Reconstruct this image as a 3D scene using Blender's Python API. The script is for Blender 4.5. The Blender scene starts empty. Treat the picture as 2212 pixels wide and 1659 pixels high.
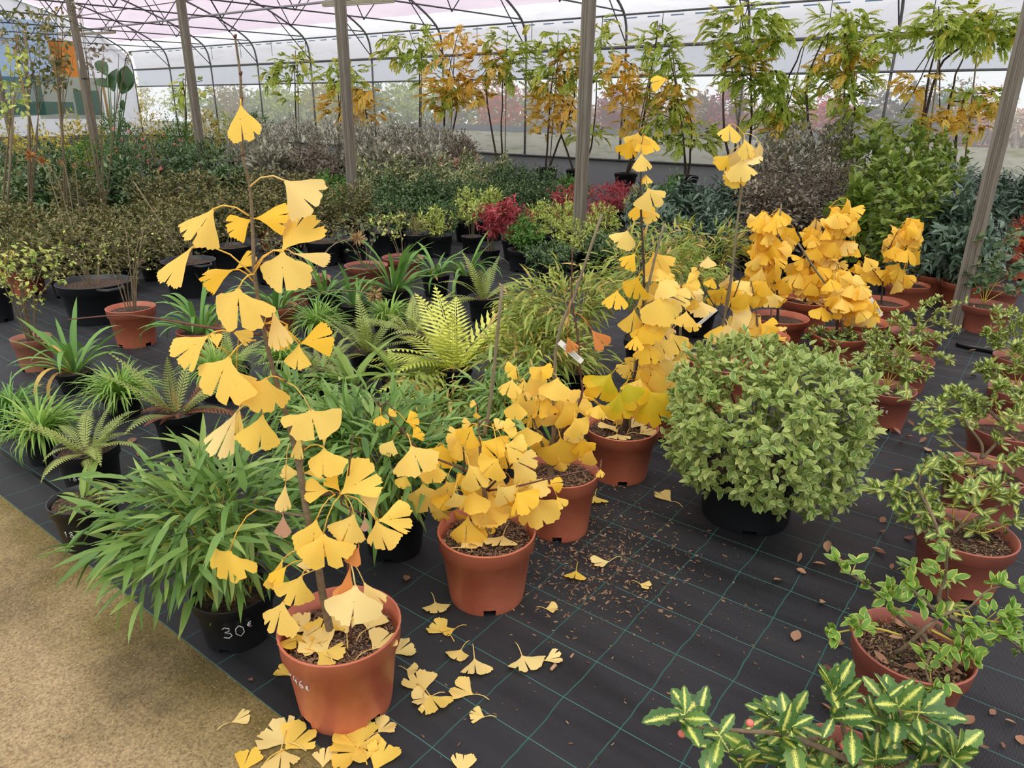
import bpy, math, random
import numpy as np
from mathutils import Vector, Matrix

# ------------------------------------------------------------------ camera, sky, sun, exposure
F_PX, CAM_H = 1545.0, 1.55
PITCH, ROLL, YAW = math.radians(20.87), math.radians(0.69), math.radians(36.97)
sc = bpy.context.scene
C = sc.collection
_F = np.array([-math.sin(YAW) * math.cos(PITCH), math.cos(YAW) * math.cos(PITCH), -math.sin(PITCH)])
_Rt = np.array([math.cos(YAW), math.sin(YAW), 0.0])
_U = np.cross(_Rt, _F)
CR = math.cos(ROLL) * _Rt + math.sin(ROLL) * _U      # camera right
CU = -math.sin(ROLL) * _Rt + math.cos(ROLL) * _U     # camera up
CF = _F                                              # forward
FH = np.array([-math.sin(YAW), math.cos(YAW), 0.0])  # horizontal forward
CAM = np.array([0, 0, CAM_H])
cam_d = bpy.data.cameras.new('camera')
cam = bpy.data.objects.new('camera', cam_d)
C.objects.link(cam)
cam_d.sensor_width = 36.0
cam_d.lens = F_PX / 2212.0 * 36.0
cam_d.clip_start, cam_d.clip_end = 0.05, 400
cam.matrix_world = Matrix(((CR[0], CU[0], -CF[0], 0), (CR[1], CU[1], -CF[1], 0), (CR[2], CU[2], -CF[2], CAM_H), (0, 0, 0, 1)))
sc.camera = cam

w = bpy.data.worlds.new('sky')
sc.world = w
w.use_nodes = True
w.node_tree.nodes['Background'].inputs[0].default_value = (0.96, 0.98, 1.0, 1)
w.node_tree.nodes['Background'].inputs[1].default_value = 1.22
sun_d = bpy.data.lights.new('sun', 'SUN')
sun_d.energy = 1.3
sun_d.angle = math.radians(50)
sun_d.color = (1.0, 0.95, 0.86)
sun = bpy.data.objects.new('sun', sun_d)
C.objects.link(sun)
sun.rotation_euler = Vector((-0.15, 0.35, -1.0)).to_track_quat('-Z', 'Y').to_euler()
sc.view_settings.view_transform = 'Standard'
sc.view_settings.look = 'None'
sc.view_settings.gamma = 1
sc.view_settings.use_curve_mapping = False
sc.view_settings.exposure = 0.0
sc.cycles.max_bounces = 8
sc.cycles.diffuse_bounces = 4
sc.cycles.glossy_bounces = 2
sc.cycles.transmission_bounces = 4
sc.cycles.transparent_max_bounces = 8
sc.cycles.use_denoising = True
sc.cycles.caustics_reflective = False
sc.cycles.caustics_refractive = False

rng = np.random.default_rng(7)
random.seed(7)
WALL_Y = 22.3


# ------------------------------------------------------------------ pixel -> place in the world
def ray(x, y):
    return CR * (x - 1106) - CU * (y - 829.5) + CF * F_PX


def ground(x, y, z=0.0):
    d = ray(x, y)
    return CAM + d * ((z - CAM_H) / d[2])


def on_y(x, y, Y):
    d = ray(x, y)
    return CAM + d * (Y / d[1])


def plane(x, y, P, off=0.0):
    """point seen at pixel x, y on the upright plane that faces the camera through P (off metres nearer)"""
    d = ray(x, y)
    return CAM + d * (((np.dot(np.array(P)[:2], FH[:2])) - off) / np.dot(d, FH))


def depth(P):
    return float(np.dot(np.array(P, float) - CAM, CF))


def col(x, D):
    """ground point at horizontal depth D whose upright line passes pixel column x near the horizon"""
    y = 829.5 - F_PX * math.tan(PITCH - math.atan(CAM_H / D))
    return ground(x, y)


def scr(P):
    v = np.array(P, float) - CAM
    d = v @ CF
    return 1106 + F_PX * (v @ CR) / d, 829.5 - F_PX * (v @ CU) / d


# ------------------------------------------------------------------ materials
def new_mat(name):
    m = bpy.data.materials.new(name)
    m.use_nodes = True
    nt = m.node_tree
    return m, nt, nt.nodes['Principled BSDF'], nt.nodes['Material Output']


def N(nt, t, **kw):
    n = nt.nodes.new(t)
    for k, v in kw.items():
        if k in n.inputs:
            n.inputs[k].default_value = v
        else:
            setattr(n, k, v)
    return n


def srgb(r, g, b):
    return tuple(((c / 255) / 12.92 if c / 255 < 0.04045 else ((c / 255 + 0.055) / 1.055) ** 2.4) for c in (r, g, b)) + (1,)


def ramp(nt, cols, interp='LINEAR'):
    r = nt.nodes.new('ShaderNodeValToRGB')
    r.color_ramp.interpolation = interp
    e = r.color_ramp.elements
    while len(e) < len(cols):
        e.new(0.5)
    for i, c in enumerate(cols):
        e[i].position = i / max(1, len(cols) - 1)
        e[i].color = c
    return r


def plain(name, c, rough=0.6, noise=0.0, nscale=20, bump=0.0, bscale=60, spec=0.5, c2=None, metal=0.0, stretch=None):
    m, nt, p, out = new_mat(name)
    p.inputs['Roughness'].default_value = rough
    p.inputs['Specular IOR Level'].default_value = spec
    p.inputs['Metallic'].default_value = metal
    tc = N(nt, 'ShaderNodeTexCoord')
    src = tc.outputs['Object']
    if stretch:
        mp = N(nt, 'ShaderNodeMapping')
        mp.inputs['Scale'].default_value = stretch
        nt.links.new(src, mp.inputs[0])
        src = mp.outputs[0]
    if noise or c2:
        n = N(nt, 'ShaderNodeTexNoise', Scale=nscale, Detail=5.0)
        nt.links.new(src, n.inputs['Vector'])
        cc = c2 or tuple(x * (1 - noise) for x in c[:3]) + (1,)
        r = ramp(nt, [cc, cc, c, c])
        r.color_ramp.elements[1].position = 0.38
        r.color_ramp.elements[2].position = 0.62
        nt.links.new(n.outputs[0], r.inputs[0])
        nt.links.new(r.outputs[0], p.inputs['Base Color'])
    else:
        p.inputs['Base Color'].default_value = c
    if bump:
        n2 = N(nt, 'ShaderNodeTexNoise', Scale=bscale, Detail=3.0)
        nt.links.new(src, n2.inputs['Vector'])
        b = N(nt, 'ShaderNodeBump', Strength=bump, Distance=0.01)
        nt.links.new(n2.outputs[0], b.inputs['Height'])
        nt.links.new(b.outputs[0], p.inputs['Normal'])
    return m


def leaf_mat(name, cols, edge=None, mid=None, rough=0.45, transl=0.25, spec=0.4, speck=None, cut=(0.70, 0.76)):
    """cols: palette a leaf's own random value picks from; edge / mid: colour of the margin / the middle streak"""
    m, nt, p, out = new_mat(name)
    at = N(nt, 'ShaderNodeAttribute', attribute_name='rv')
    oi = N(nt, 'ShaderNodeObjectInfo')
    ad = N(nt, 'ShaderNodeMath', operation='ADD')
    fr = N(nt, 'ShaderNodeMath', operation='FRACT')
    nt.links.new(at.outputs['Fac'], ad.inputs[0])
    nt.links.new(oi.outputs['Random'], ad.inputs[1])
    nt.links.new(ad.outputs[0], fr.inputs[0])
    r = ramp(nt, cols)
    nt.links.new(fr.outputs[0], r.inputs[0])
    color = r.outputs[0]
    tc = N(nt, 'ShaderNodeTexCoord')
    if edge or mid:
        am = N(nt, 'ShaderNodeAttribute', attribute_name='m')
        n = N(nt, 'ShaderNodeTexNoise', Scale=70.0, Detail=1.0)
        nt.links.new(tc.outputs['Object'], n.inputs['Vector'])
        s = N(nt, 'ShaderNodeMath', operation='MULTIPLY_ADD')
        s.inputs[1].default_value = 0.5 if edge else 1.1
        nt.links.new(n.outputs[0], s.inputs[0])
        nt.links.new(am.outputs['Fac'], s.inputs[2])
        rr = ramp(nt, [(0, 0, 0, 1), (0, 0, 0, 1), (1, 1, 1, 1), (1, 1, 1, 1)])
        lo, hi = (1.05, 1.2) if edge else cut
        rr.color_ramp.elements[1].position = lo
        rr.color_ramp.elements[2].position = hi
        nt.links.new(s.outputs[0], rr.inputs[0])
        mx = N(nt, 'ShaderNodeMix', data_type='RGBA')
        nt.links.new(rr.outputs[0], mx.inputs[0])
        if edge:
            nt.links.new(color, mx.inputs[6])
            mx.inputs[7].default_value = edge
        else:
            mx.inputs[6].default_value = mid
            nt.links.new(color, mx.inputs[7])
        color = mx.outputs[2]
    if speck:
        n = N(nt, 'ShaderNodeTexNoise', Scale=260.0, Detail=2.0)
        nt.links.new(tc.outputs['Object'], n.inputs['Vector'])
        rr = ramp(nt, [(0, 0, 0, 1), (0, 0, 0, 1), (1, 1, 1, 1)])
        rr.color_ramp.elements[1].position = 0.66
        rr.color_ramp.elements[2].position = 0.8
        nt.links.new(n.outputs[0], rr.inputs[0])
        mx = N(nt, 'ShaderNodeMix', data_type='RGBA')
        nt.links.new(rr.outputs[0], mx.inputs[0])
        nt.links.new(color, mx.inputs[6])
        mx.inputs[7].default_value = speck
        color = mx.outputs[2]
    nt.links.new(color, p.inputs['Base Color'])
    p.inputs['Roughness'].default_value = rough
    p.inputs['Specular IOR Level'].default_value = spec
    if transl:
        tl = N(nt, 'ShaderNodeBsdfTranslucent')
        nt.links.new(color, tl.inputs[0])
        ms = N(nt, 'ShaderNodeMixShader')
        ms.inputs[0].default_value = transl
        nt.links.new(p.outputs[0], ms.inputs[1])
        nt.links.new(tl.outputs[0], ms.inputs[2])
        nt.links.new(ms.outputs[0], out.inputs[0])
    return m


def sheet_mat(name, c, clear, glow=0.75, dirt=None, dscale=3.0, dlo=0.5, dhi=0.7):
    """plastic film: clear = share that lets one see through, the rest scatters"""
    m, nt, p, out = new_mat(name)
    nt.nodes.remove(p)
    tl = N(nt, 'ShaderNodeBsdfTranslucent')
    df = N(nt, 'ShaderNodeBsdfDiffuse')
    tr = N(nt, 'ShaderNodeBsdfTransparent')
    m1 = N(nt, 'ShaderNodeMixShader')
    m2 = N(nt, 'ShaderNodeMixShader')
    m1.inputs[0].default_value = glow
    m2.inputs[0].default_value = clear
    if dirt:
        tc = N(nt, 'ShaderNodeTexCoord')
        mp = N(nt, 'ShaderNodeMapping')
        mp.inputs['Scale'].default_value = (0.35, 1, 1.6)
        n = N(nt, 'ShaderNodeTexNoise', Scale=dscale, Detail=8.0, Roughness=0.7)
        nt.links.new(tc.outputs['Object'], mp.inputs[0])
        nt.links.new(mp.outputs[0], n.inputs['Vector'])
        r = ramp(nt, [c, c, dirt])
        r.color_ramp.elements[1].position = dlo
        r.color_ramp.elements[2].position = dhi
        nt.links.new(n.outputs[0], r.inputs[0])
        nt.links.new(r.outputs[0], tl.inputs[0])
        nt.links.new(r.outputs[0], df.inputs[0])
    else:
        tl.inputs[0].default_value = c
        df.inputs[0].default_value = c
    nt.links.new(df.outputs[0], m1.inputs[1])
    nt.links.new(tl.outputs[0], m1.inputs[2])
    nt.links.new(m1.outputs[0], m2.inputs[1])
    nt.links.new(tr.outputs[0], m2.inputs[2])
    nt.links.new(m2.outputs[0], out.inputs[0])
    return m


M = {}
M['terracotta'] = plain('terracotta_plastic', srgb(194, 110, 82), 0.42, 0.16, 9, 0.05, 40, c2=srgb(178, 94, 68))
M['terracotta_dark'] = plain('brown_red_plastic', srgb(170, 96, 78), 0.45, 0.2, 9, 0.05, 40)
M['terracotta_pale'] = plain('pale_pink_brown_plastic', srgb(176, 116, 92), 0.5, 0.12, 9)
M['black_plastic'] = plain('black_pot_plastic', srgb(27, 28, 31), 0.38, 0.2, 8, 0.05, 40)
M['soil'] = plain('potting_soil', srgb(95, 70, 52), 0.95, 0, 70, 0.9, 90, c2=srgb(38, 27, 21))
M['chip'] = leaf_mat('bark_chip', [srgb(58, 42, 32), srgb(120, 92, 70), srgb(165, 130, 102), srgb(80, 56, 40)], transl=0, rough=0.9)
M['stem_red'] = plain('red_brown_stem', srgb(108, 66, 52), 0.6, 0.3, 60)
M['stem_grey'] = plain('grey_brown_bark', srgb(128, 110, 84), 0.8, 0.3, 40, 0.4, 90)
M['stem_dark'] = plain('dark_twig_bark', srgb(72, 56, 44), 0.8, 0.3, 40)
M['cane'] = plain('bamboo_cane', srgb(140, 126, 98), 0.7, 0.25, 25, stretch=(6, 6, 1))
M['stem_yellow'] = plain('yellow_green_shoot', srgb(196, 178, 74), 0.5, 0.2, 40)
M['petiole'] = plain('pale_yellow_stalk', srgb(222, 184, 92), 0.5)
YEL = [srgb(250, 204, 78), srgb(254, 216, 104), srgb(252, 208, 88), srgb(254, 220, 122), srgb(250, 202, 84)]
M['ginkgo'] = leaf_mat('yellow_fan_leaf', YEL, transl=0.28, rough=0.5, spec=0.3, speck=srgb(205, 150, 50))
M['ginkgo_deep'] = leaf_mat('deep_yellow_fan_leaf', [srgb(250, 194, 50), srgb(253, 204, 66), srgb(251, 198, 54), srgb(253, 210, 86)], transl=0.28, rough=0.5, spec=0.3)
M['ginkgo_green'] = leaf_mat('green_yellow_fan_leaf', [srgb(190, 196, 40), srgb(236, 200, 40)], edge=srgb(246, 200, 40), transl=0.28, rough=0.5)
M['ginkgo_orange'] = leaf_mat('orange_fan_leaf', [srgb(214, 130, 62), srgb(226, 150, 78)], transl=0.2, rough=0.6)
M['ginkgo_pale'] = leaf_mat('pale_dry_fan_leaf', [srgb(246, 214, 136), srgb(242, 204, 118), srgb(250, 224, 152)], transl=0.2, rough=0.6)
M['dry_brown'] = leaf_mat('dry_brown_leaf', [srgb(150, 104, 80), srgb(182, 136, 106), srgb(112, 72, 54), srgb(200, 156, 122)], transl=0.1, rough=0.7)
M['bamboo'] = leaf_mat('bamboo_leaf_green', [srgb(92, 128, 58), srgb(132, 166, 84), srgb(106, 144, 66), srgb(166, 188, 104), srgb(116, 152, 74), srgb(88, 122, 62)], transl=0.28, rough=0.38)
M['bamboo_yellow'] = leaf_mat('bamboo_leaf_yellowing', [srgb(104, 132, 54), srgb(150, 170, 75), srgb(191, 189, 95), srgb(118, 148, 61), srgb(216, 173, 104)], transl=0.25, rough=0.5)
M['pitto'] = leaf_mat('pale_edged_leaf', [srgb(122, 150, 70), srgb(168, 184, 98), srgb(138, 164, 80), srgb(196, 200, 116), srgb(110, 142, 68), srgb(152, 174, 88)], edge=srgb(200, 206, 136), transl=0.28, rough=0.42)
M['varieg'] = leaf_mat('green_leaf_yellow_streak', [srgb(67, 102, 53), srgb(92, 129, 64), srgb(76, 113, 60), srgb(120, 153, 74)], mid=srgb(252, 250, 134), transl=0.2, rough=0.32)
M['varieg_light'] = leaf_mat('green_leaf_broad_yellow_middle', [srgb(96, 130, 62), srgb(128, 156, 80), srgb(108, 142, 70), srgb(164, 180, 98), srgb(84, 116, 58)], mid=srgb(230, 222, 124), transl=0.25, rough=0.35, cut=(0.78, 0.86))
M['lime_edge'] = leaf_mat('green_leaf_lime_margin', [srgb(92, 140, 52), srgb(120, 160, 66), srgb(136, 170, 80)], edge=srgb(200, 206, 96), transl=0.28, rough=0.35)
M['strap'] = leaf_mat('strap_leaf', [srgb(94, 138, 67), srgb(125, 168, 82), srgb(107, 152, 73), srgb(150, 185, 94)], transl=0.25, rough=0.4)
M['strap_old'] = leaf_mat('strap_leaf_yellowed', [srgb(216, 184, 92), srgb(190, 140, 78)], transl=0.2)
M['grass'] = leaf_mat('tuft_blade', [srgb(134, 174, 80), srgb(168, 201, 98), srgb(112, 156, 69), srgb(192, 212, 112)], transl=0.3, rough=0.45)
M['fern'] = leaf_mat('fern_frond', [srgb(140, 158, 85), srgb(177, 185, 100), srgb(158, 172, 90)], transl=0.28, rough=0.5)
M['fern_lime'] = leaf_mat('fern_frond_lime', [srgb(211, 218, 99), srgb(234, 235, 118), srgb(191, 204, 86)], transl=0.28, rough=0.5)
M['fern_brown'] = leaf_mat('fern_frond_brown', [srgb(128, 72, 48), srgb(150, 92, 60)], transl=0.1, rough=0.8)
M['hart'] = leaf_mat('tongue_frond', [srgb(120, 150, 62), srgb(150, 172, 80)], transl=0.25, rough=0.35)
M['grey_leaf'] = leaf_mat('grey_small_leaf', [srgb(104, 108, 84), srgb(190, 186, 164), srgb(134, 134, 108), srgb(216, 210, 192), srgb(120, 118, 96)], transl=0.15, rough=0.5)
M['brown_grey'] = leaf_mat('brown_grey_small_leaf', [srgb(102, 87, 75), srgb(143, 129, 112), srgb(119, 112, 90), srgb(168, 156, 136)], transl=0.12, rough=0.6)
M['olive'] = leaf_mat('olive_brown_leaf', [srgb(74, 86, 46), srgb(132, 128, 78), srgb(100, 110, 58), srgb(160, 138, 92), srgb(92, 104, 54)], transl=0.15, rough=0.45)
M['dark_green'] = leaf_mat('dark_green_leaf', [srgb(46, 74, 40), srgb(84, 116, 62), srgb(58, 90, 48), srgb(126, 146, 96), srgb(66, 98, 54)], transl=0.12, rough=0.3)
M['mid_green'] = leaf_mat('mid_green_leaf', [srgb(73, 114, 48), srgb(105, 147, 62), srgb(92, 133, 55)], transl=0.2, rough=0.4)
M['lime'] = leaf_mat('lime_leaf', [srgb(138, 163, 64), srgb(188, 202, 96), srgb(225, 225, 133), srgb(119, 151, 59)], transl=0.25, rough=0.45)
M['cream_mix'] = leaf_mat('cream_and_green_leaf', [srgb(75, 101, 52), srgb(105, 126, 66), srgb(218, 213, 161), srgb(87, 114, 59)], transl=0.2, rough=0.45)
M['yellow_mix'] = leaf_mat('yellow_green_leaf', [srgb(172, 167, 75), srgb(218, 197, 85), srgb(133, 144, 64), srgb(236, 202, 69)], transl=0.25, rough=0.45)
M['blue_green'] = leaf_mat('blue_green_leaf', [srgb(69, 91, 73), srgb(98, 120, 98), srgb(82, 107, 85), srgb(120, 141, 116)], transl=0.12, rough=0.35)
M['laurel'] = leaf_mat('bright_green_leaf', [srgb(115, 143, 55), srgb(143, 164, 71), srgb(100, 128, 50), srgb(169, 180, 89)], transl=0.3, rough=0.32)
M['red'] = leaf_mat('crimson_leaf', [srgb(160, 52, 62), srgb(190, 72, 84), srgb(140, 60, 56), srgb(206, 96, 92)], transl=0.25, rough=0.4)
M['orange_red'] = leaf_mat('orange_red_leaf', [srgb(200, 88, 52), srgb(222, 120, 66), srgb(180, 64, 60)], transl=0.25, rough=0.4)
M['round_leaf'] = leaf_mat('rounded_blue_green_leaf', [srgb(96, 122, 86), srgb(116, 140, 98), srgb(82, 110, 76), srgb(140, 148, 96)], transl=0.2, rough=0.4)
M['wist_green'] = leaf_mat('feather_leaf_green', [srgb(181, 209, 90), srgb(211, 226, 108), srgb(194, 218, 97), srgb(237, 231, 103)], transl=0.5, rough=0.5)
M['wist_yellow'] = leaf_mat('feather_leaf_yellow', [srgb(255, 222, 100), srgb(255, 230, 116), srgb(254, 214, 96), srgb(244, 226, 110)], transl=0.5, rough=0.5)
M['banana'] = leaf_mat('broad_paddle_leaf', [srgb(48, 82, 44), srgb(62, 96, 54)], transl=0.2, rough=0.3)
M['pink_flower'] = leaf_mat('pink_bloom', [srgb(214, 92, 104), srgb(226, 120, 110)], transl=0.2)
M['seed_head'] = leaf_mat('dry_seed_head', [srgb(190, 158, 112), srgb(160, 124, 84)], transl=0.1, rough=0.8)
M['seed_orange'] = leaf_mat('orange_brown_seed_head', [srgb(196, 140, 76), srgb(170, 110, 64)], transl=0.1, rough=0.8)
M['berry'] = plain('pink_berry', srgb(224, 120, 104), 0.35, 0.2, 60)
M['white_tag'] = plain('white_plastic_tag', srgb(232, 226, 214), 0.4)
M['chalk'] = plain('white_marker', srgb(226, 226, 222), 0.8)
M['post'] = plain('weathered_grey_post', srgb(128, 120, 108), 0.65, 0, 5, 0.25, 30, c2=srgb(112, 102, 88), stretch=(8, 8, 0.5))
M['galv'] = plain('galvanised_tube', srgb(116, 116, 112), 0.5, 0.3, 12, metal=0.25)
M['galv_dark'] = plain('dull_dark_tube', srgb(84, 84, 80), 0.6, 0.3, 12)
M['galv_light'] = plain('light_grey_tube', srgb(176, 176, 172), 0.45, 0.15, 12)
M['lamp'] = plain('dusty_lamp_housing', srgb(176, 168, 136), 0.5, 0.2, 10)
M['lamp_tube'] = plain('white_glass_tube', srgb(226, 226, 214), 0.2)
M['roof'] = sheet_mat('pinkish_roof_film', srgb(236, 221, 232), 0.0, 0.78, srgb(222, 204, 220), 0.9, 0.4, 0.75)
M['film_white'] = sheet_mat('milky_wall_film', srgb(243, 242, 246), 0.02, 0.85, srgb(222, 220, 224), 2.0, 0.5, 0.8)
M['film_blue'] = sheet_mat('bluish_white_roll_film', srgb(238, 242, 250), 0.03, 0.86, srgb(150, 158, 166), 2.5, 0.6, 0.82)
M['film_clear'] = sheet_mat('hazy_clear_film', srgb(236, 240, 238), 0.62, 0.8, srgb(222, 226, 220), 2.0)
M['film_low'] = sheet_mat('yellowed_low_film', srgb(236, 234, 216), 0.06, 0.76, srgb(178, 182, 138), 4.0, 0.48, 0.74)
M['net'] = sheet_mat('green_shade_net', srgb(46, 116, 96), 0.3, 0.3)
M['net_olive'] = sheet_mat('olive_shade_net', srgb(120, 132, 72), 0.35, 0.4)
M['orange_sheet'] = sheet_mat('orange_corrugated_sheet', srgb(252, 196, 110), 0.0, 0.6)
M['pale_blue'] = sheet_mat('pale_blue_panel', srgb(190, 216, 240), 0.0, 0.6)
M['hose'] = plain('black_hose', srgb(22, 22, 24), 0.35)
M['wood_pale'] = plain('pale_wooden_pole', srgb(190, 158, 96), 0.7, 0.2, 20, stretch=(6, 6, 1))


# concrete and cloth
def concrete():
    m, nt, p, out = new_mat('rough_sandy_concrete')
    tc = N(nt, 'ShaderNodeTexCoord')
    n1 = N(nt, 'ShaderNodeTexNoise', Scale=2.2, Detail=6.0, Roughness=0.6)
    n2 = N(nt, 'ShaderNodeTexNoise', Scale=120.0, Detail=4.0, Roughness=0.75)
    vo = N(nt, 'ShaderNodeTexVoronoi', Scale=75.0)
    for n in (n1, n2, vo):
        nt.links.new(tc.outputs['Object'], n.inputs['Vector'])
    r1 = ramp(nt, [srgb(128, 110, 82), srgb(182, 158, 120), srgb(204, 180, 142)])
    r1.color_ramp.elements[0].position = 0.3
    r1.color_ramp.elements[2].position = 0.75
    nt.links.new(n1.outputs[0], r1.inputs[0])
    r2 = ramp(nt, [srgb(96, 82, 60), srgb(255, 250, 240)])
    r2.color_ramp.elements[0].position = 0.3
    r2.color_ramp.elements[1].position = 0.62
    nt.links.new(n2.outputs[0], r2.inputs[0])
    mx = N(nt, 'ShaderNodeMix', data_type='RGBA', blend_type='MULTIPLY')
    mx.inputs[0].default_value = 0.8
    nt.links.new(r1.outputs[0], mx.inputs[6])
    nt.links.new(r2.outputs[0], mx.inputs[7])
    # mossy, damp-stained margin beside the cloth
    sx = N(nt, 'ShaderNodeSeparateXYZ')
    nt.links.new(tc.outputs['Object'], sx.inputs[0])
    n3 = N(nt, 'ShaderNodeTexNoise', Scale=5.0, Detail=4.0)
    nt.links.new(tc.outputs['Object'], n3.inputs['Vector'])
    ad = N(nt, 'ShaderNodeMath', operation='MULTIPLY_ADD')
    ad.inputs[1].default_value = 0.5
    nt.links.new(n3.outputs[0], ad.inputs[0])
    nt.links.new(sx.outputs[1], ad.inputs[2])
    mr = N(nt, 'ShaderNodeMapRange')
    mr.inputs[1].default_value = 0.72
    mr.inputs[2].default_value = 1.06
    nt.links.new(ad.outputs[0], mr.inputs[0])
    mx2 = N(nt, 'ShaderNodeMix', data_type='RGBA', blend_type='MULTIPLY')
    nt.links.new(mr.outputs[0], mx2.inputs[0])
    nt.links.new(mx.outputs[2], mx2.inputs[6])
    mx2.inputs[7].default_value = srgb(176, 176, 132)
    rs = ramp(nt, [(1, 1, 1, 1), (0, 0, 0, 1)])
    rs.color_ramp.elements[0].position = 0.06
    rs.color_ramp.elements[1].position = 0.13
    nt.links.new(vo.outputs['Distance'], rs.inputs[0])
    mx3 = N(nt, 'ShaderNodeMix', data_type='RGBA')
    nt.links.new(rs.outputs[0], mx3.inputs[0])
    nt.links.new(mx2.outputs[2], mx3.inputs[6])
    mx3.inputs[7].default_value = srgb(214, 196, 156)
    nt.links.new(mx3.outputs[2], p.inputs['Base Color'])
    p.inputs['Roughness'].default_value = 0.9
    b = N(nt, 'ShaderNodeBump', Strength=0.6, Distance=0.004)
    nt.links.new(n2.outputs[0], b.inputs['Height'])
    nt.links.new(b.outputs[0], p.inputs['Normal'])
    return m


g0 = ground(1100 + 590 / 3.95, 1239 + 295 / 3.95)
CELL = 0.1775


def cloth():
    m, nt, p, out = new_mat('woven_black_ground_cloth')
    tc = N(nt, 'ShaderNodeTexCoord')
    sx = N(nt, 'ShaderNodeSeparateXYZ')
    nw = N(nt, 'ShaderNodeTexNoise', Scale=7.0, Detail=2.0)
    nt.links.new(tc.outputs['Object'], nw.inputs['Vector'])
    nt.links.new(tc.outputs['Object'], sx.inputs[0])

    def line(axis, off, wob, halfw):
        a = N(nt, 'ShaderNodeMath', operation='MULTIPLY_ADD')
        a.inputs[1].default_value = wob
        nt.links.new(nw.outputs[0], a.inputs[0])
        nt.links.new(sx.outputs[axis], a.inputs[2])
        b = N(nt, 'ShaderNodeMath', operation='ADD')
        b.inputs[1].default_value = -off - wob * 0.5 + CELL * 400.5
        nt.links.new(a.outputs[0], b.inputs[0])
        c = N(nt, 'ShaderNodeMath', operation='MODULO')
        c.inputs[1].default_value = CELL
        nt.links.new(b.outputs[0], c.inputs[0])
        d = N(nt, 'ShaderNodeMath', operation='SUBTRACT')
        d.inputs[1].default_value = CELL / 2
        nt.links.new(c.outputs[0], d.inputs[0])
        e = N(nt, 'ShaderNodeMath', operation='ABSOLUTE')
        nt.links.new(d.outputs[0], e.inputs[0])
        f = N(nt, 'ShaderNodeMath', operation='LESS_THAN')
        f.inputs[1].default_value = halfw
        nt.links.new(e.outputs[0], f.inputs[0])
        return f.outputs[0]
    lx = line(0, g0[0], 0.022, 0.0019)
    ly = line(1, g0[1], 0.004, 0.0012)
    n1 = N(nt, 'ShaderNodeTexNoise', Scale=2.0, Detail=5.0)
    mp = N(nt, 'ShaderNodeMapping')
    mp.inputs['Scale'].default_value = (0.5, 4, 1)
    nt.links.new(tc.outputs['Object'], mp.inputs[0])
    nt.links.new(mp.outputs[0], n1.inputs['Vector'])
    r = ramp(nt, [srgb(28, 27, 30), srgb(44, 43, 47), srgb(54, 52, 54)])
    r.color_ramp.elements[0].position = 0.3
    r.color_ramp.elements[2].position = 0.8
    nt.links.new(n1.outputs[0], r.inputs[0])
    # fine pale dust
    n4 = N(nt, 'ShaderNodeTexNoise', Scale=320.0, Detail=1.0)
    nt.links.new(tc.outputs['Object'], n4.inputs['Vector'])
    r4 = ramp(nt, [(0, 0, 0, 1), (0, 0, 0, 1), (1, 1, 1, 1)])
    r4.color_ramp.elements[1].position = 0.755
    r4.color_ramp.elements[2].position = 0.8
    nt.links.new(n4.outputs[0], r4.inputs[0])
    md = N(nt, 'ShaderNodeMix', data_type='RGBA')
    nt.links.new(r4.outputs[0], md.inputs[0])
    nt.links.new(r.outputs[0], md.inputs[6])
    md.inputs[7].default_value = srgb(120, 108, 98)
    mxa = N(nt, 'ShaderNodeMix', data_type='RGBA')
    nt.links.new(lx, mxa.inputs[0])
    nt.links.new(md.outputs[2], mxa.inputs[6])
    mxa.inputs[7].default_value = srgb(48, 92, 84)
    mxb = N(nt, 'ShaderNodeMix', data_type='RGBA')
    nt.links.new(ly, mxb.inputs[0])
    nt.links.new(mxa.outputs[2], mxb.inputs[6])
    mxb.inputs[7].default_value = srgb(74, 126, 118)
    nt.links.new(mxb.outputs[2], p.inputs['Base Color'])
    p.inputs['Roughness'].default_value = 0.55
    p.inputs['Specular IOR Level'].default_value = 0.35
    wv = N(nt, 'ShaderNodeTexWave', Scale=110.0, Distortion=1.0)
    nt.links.new(tc.outputs['Object'], wv.inputs['Vector'])
    b1 = N(nt, 'ShaderNodeBump', Strength=0.5, Distance=0.002)
    nt.links.new(wv.outputs['Fac'], b1.inputs['Height'])
    nt.links.new(b1.outputs[0], p.inputs['Normal'])
    return m


M['concrete'] = concrete()
M['cloth'] = cloth()


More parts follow.
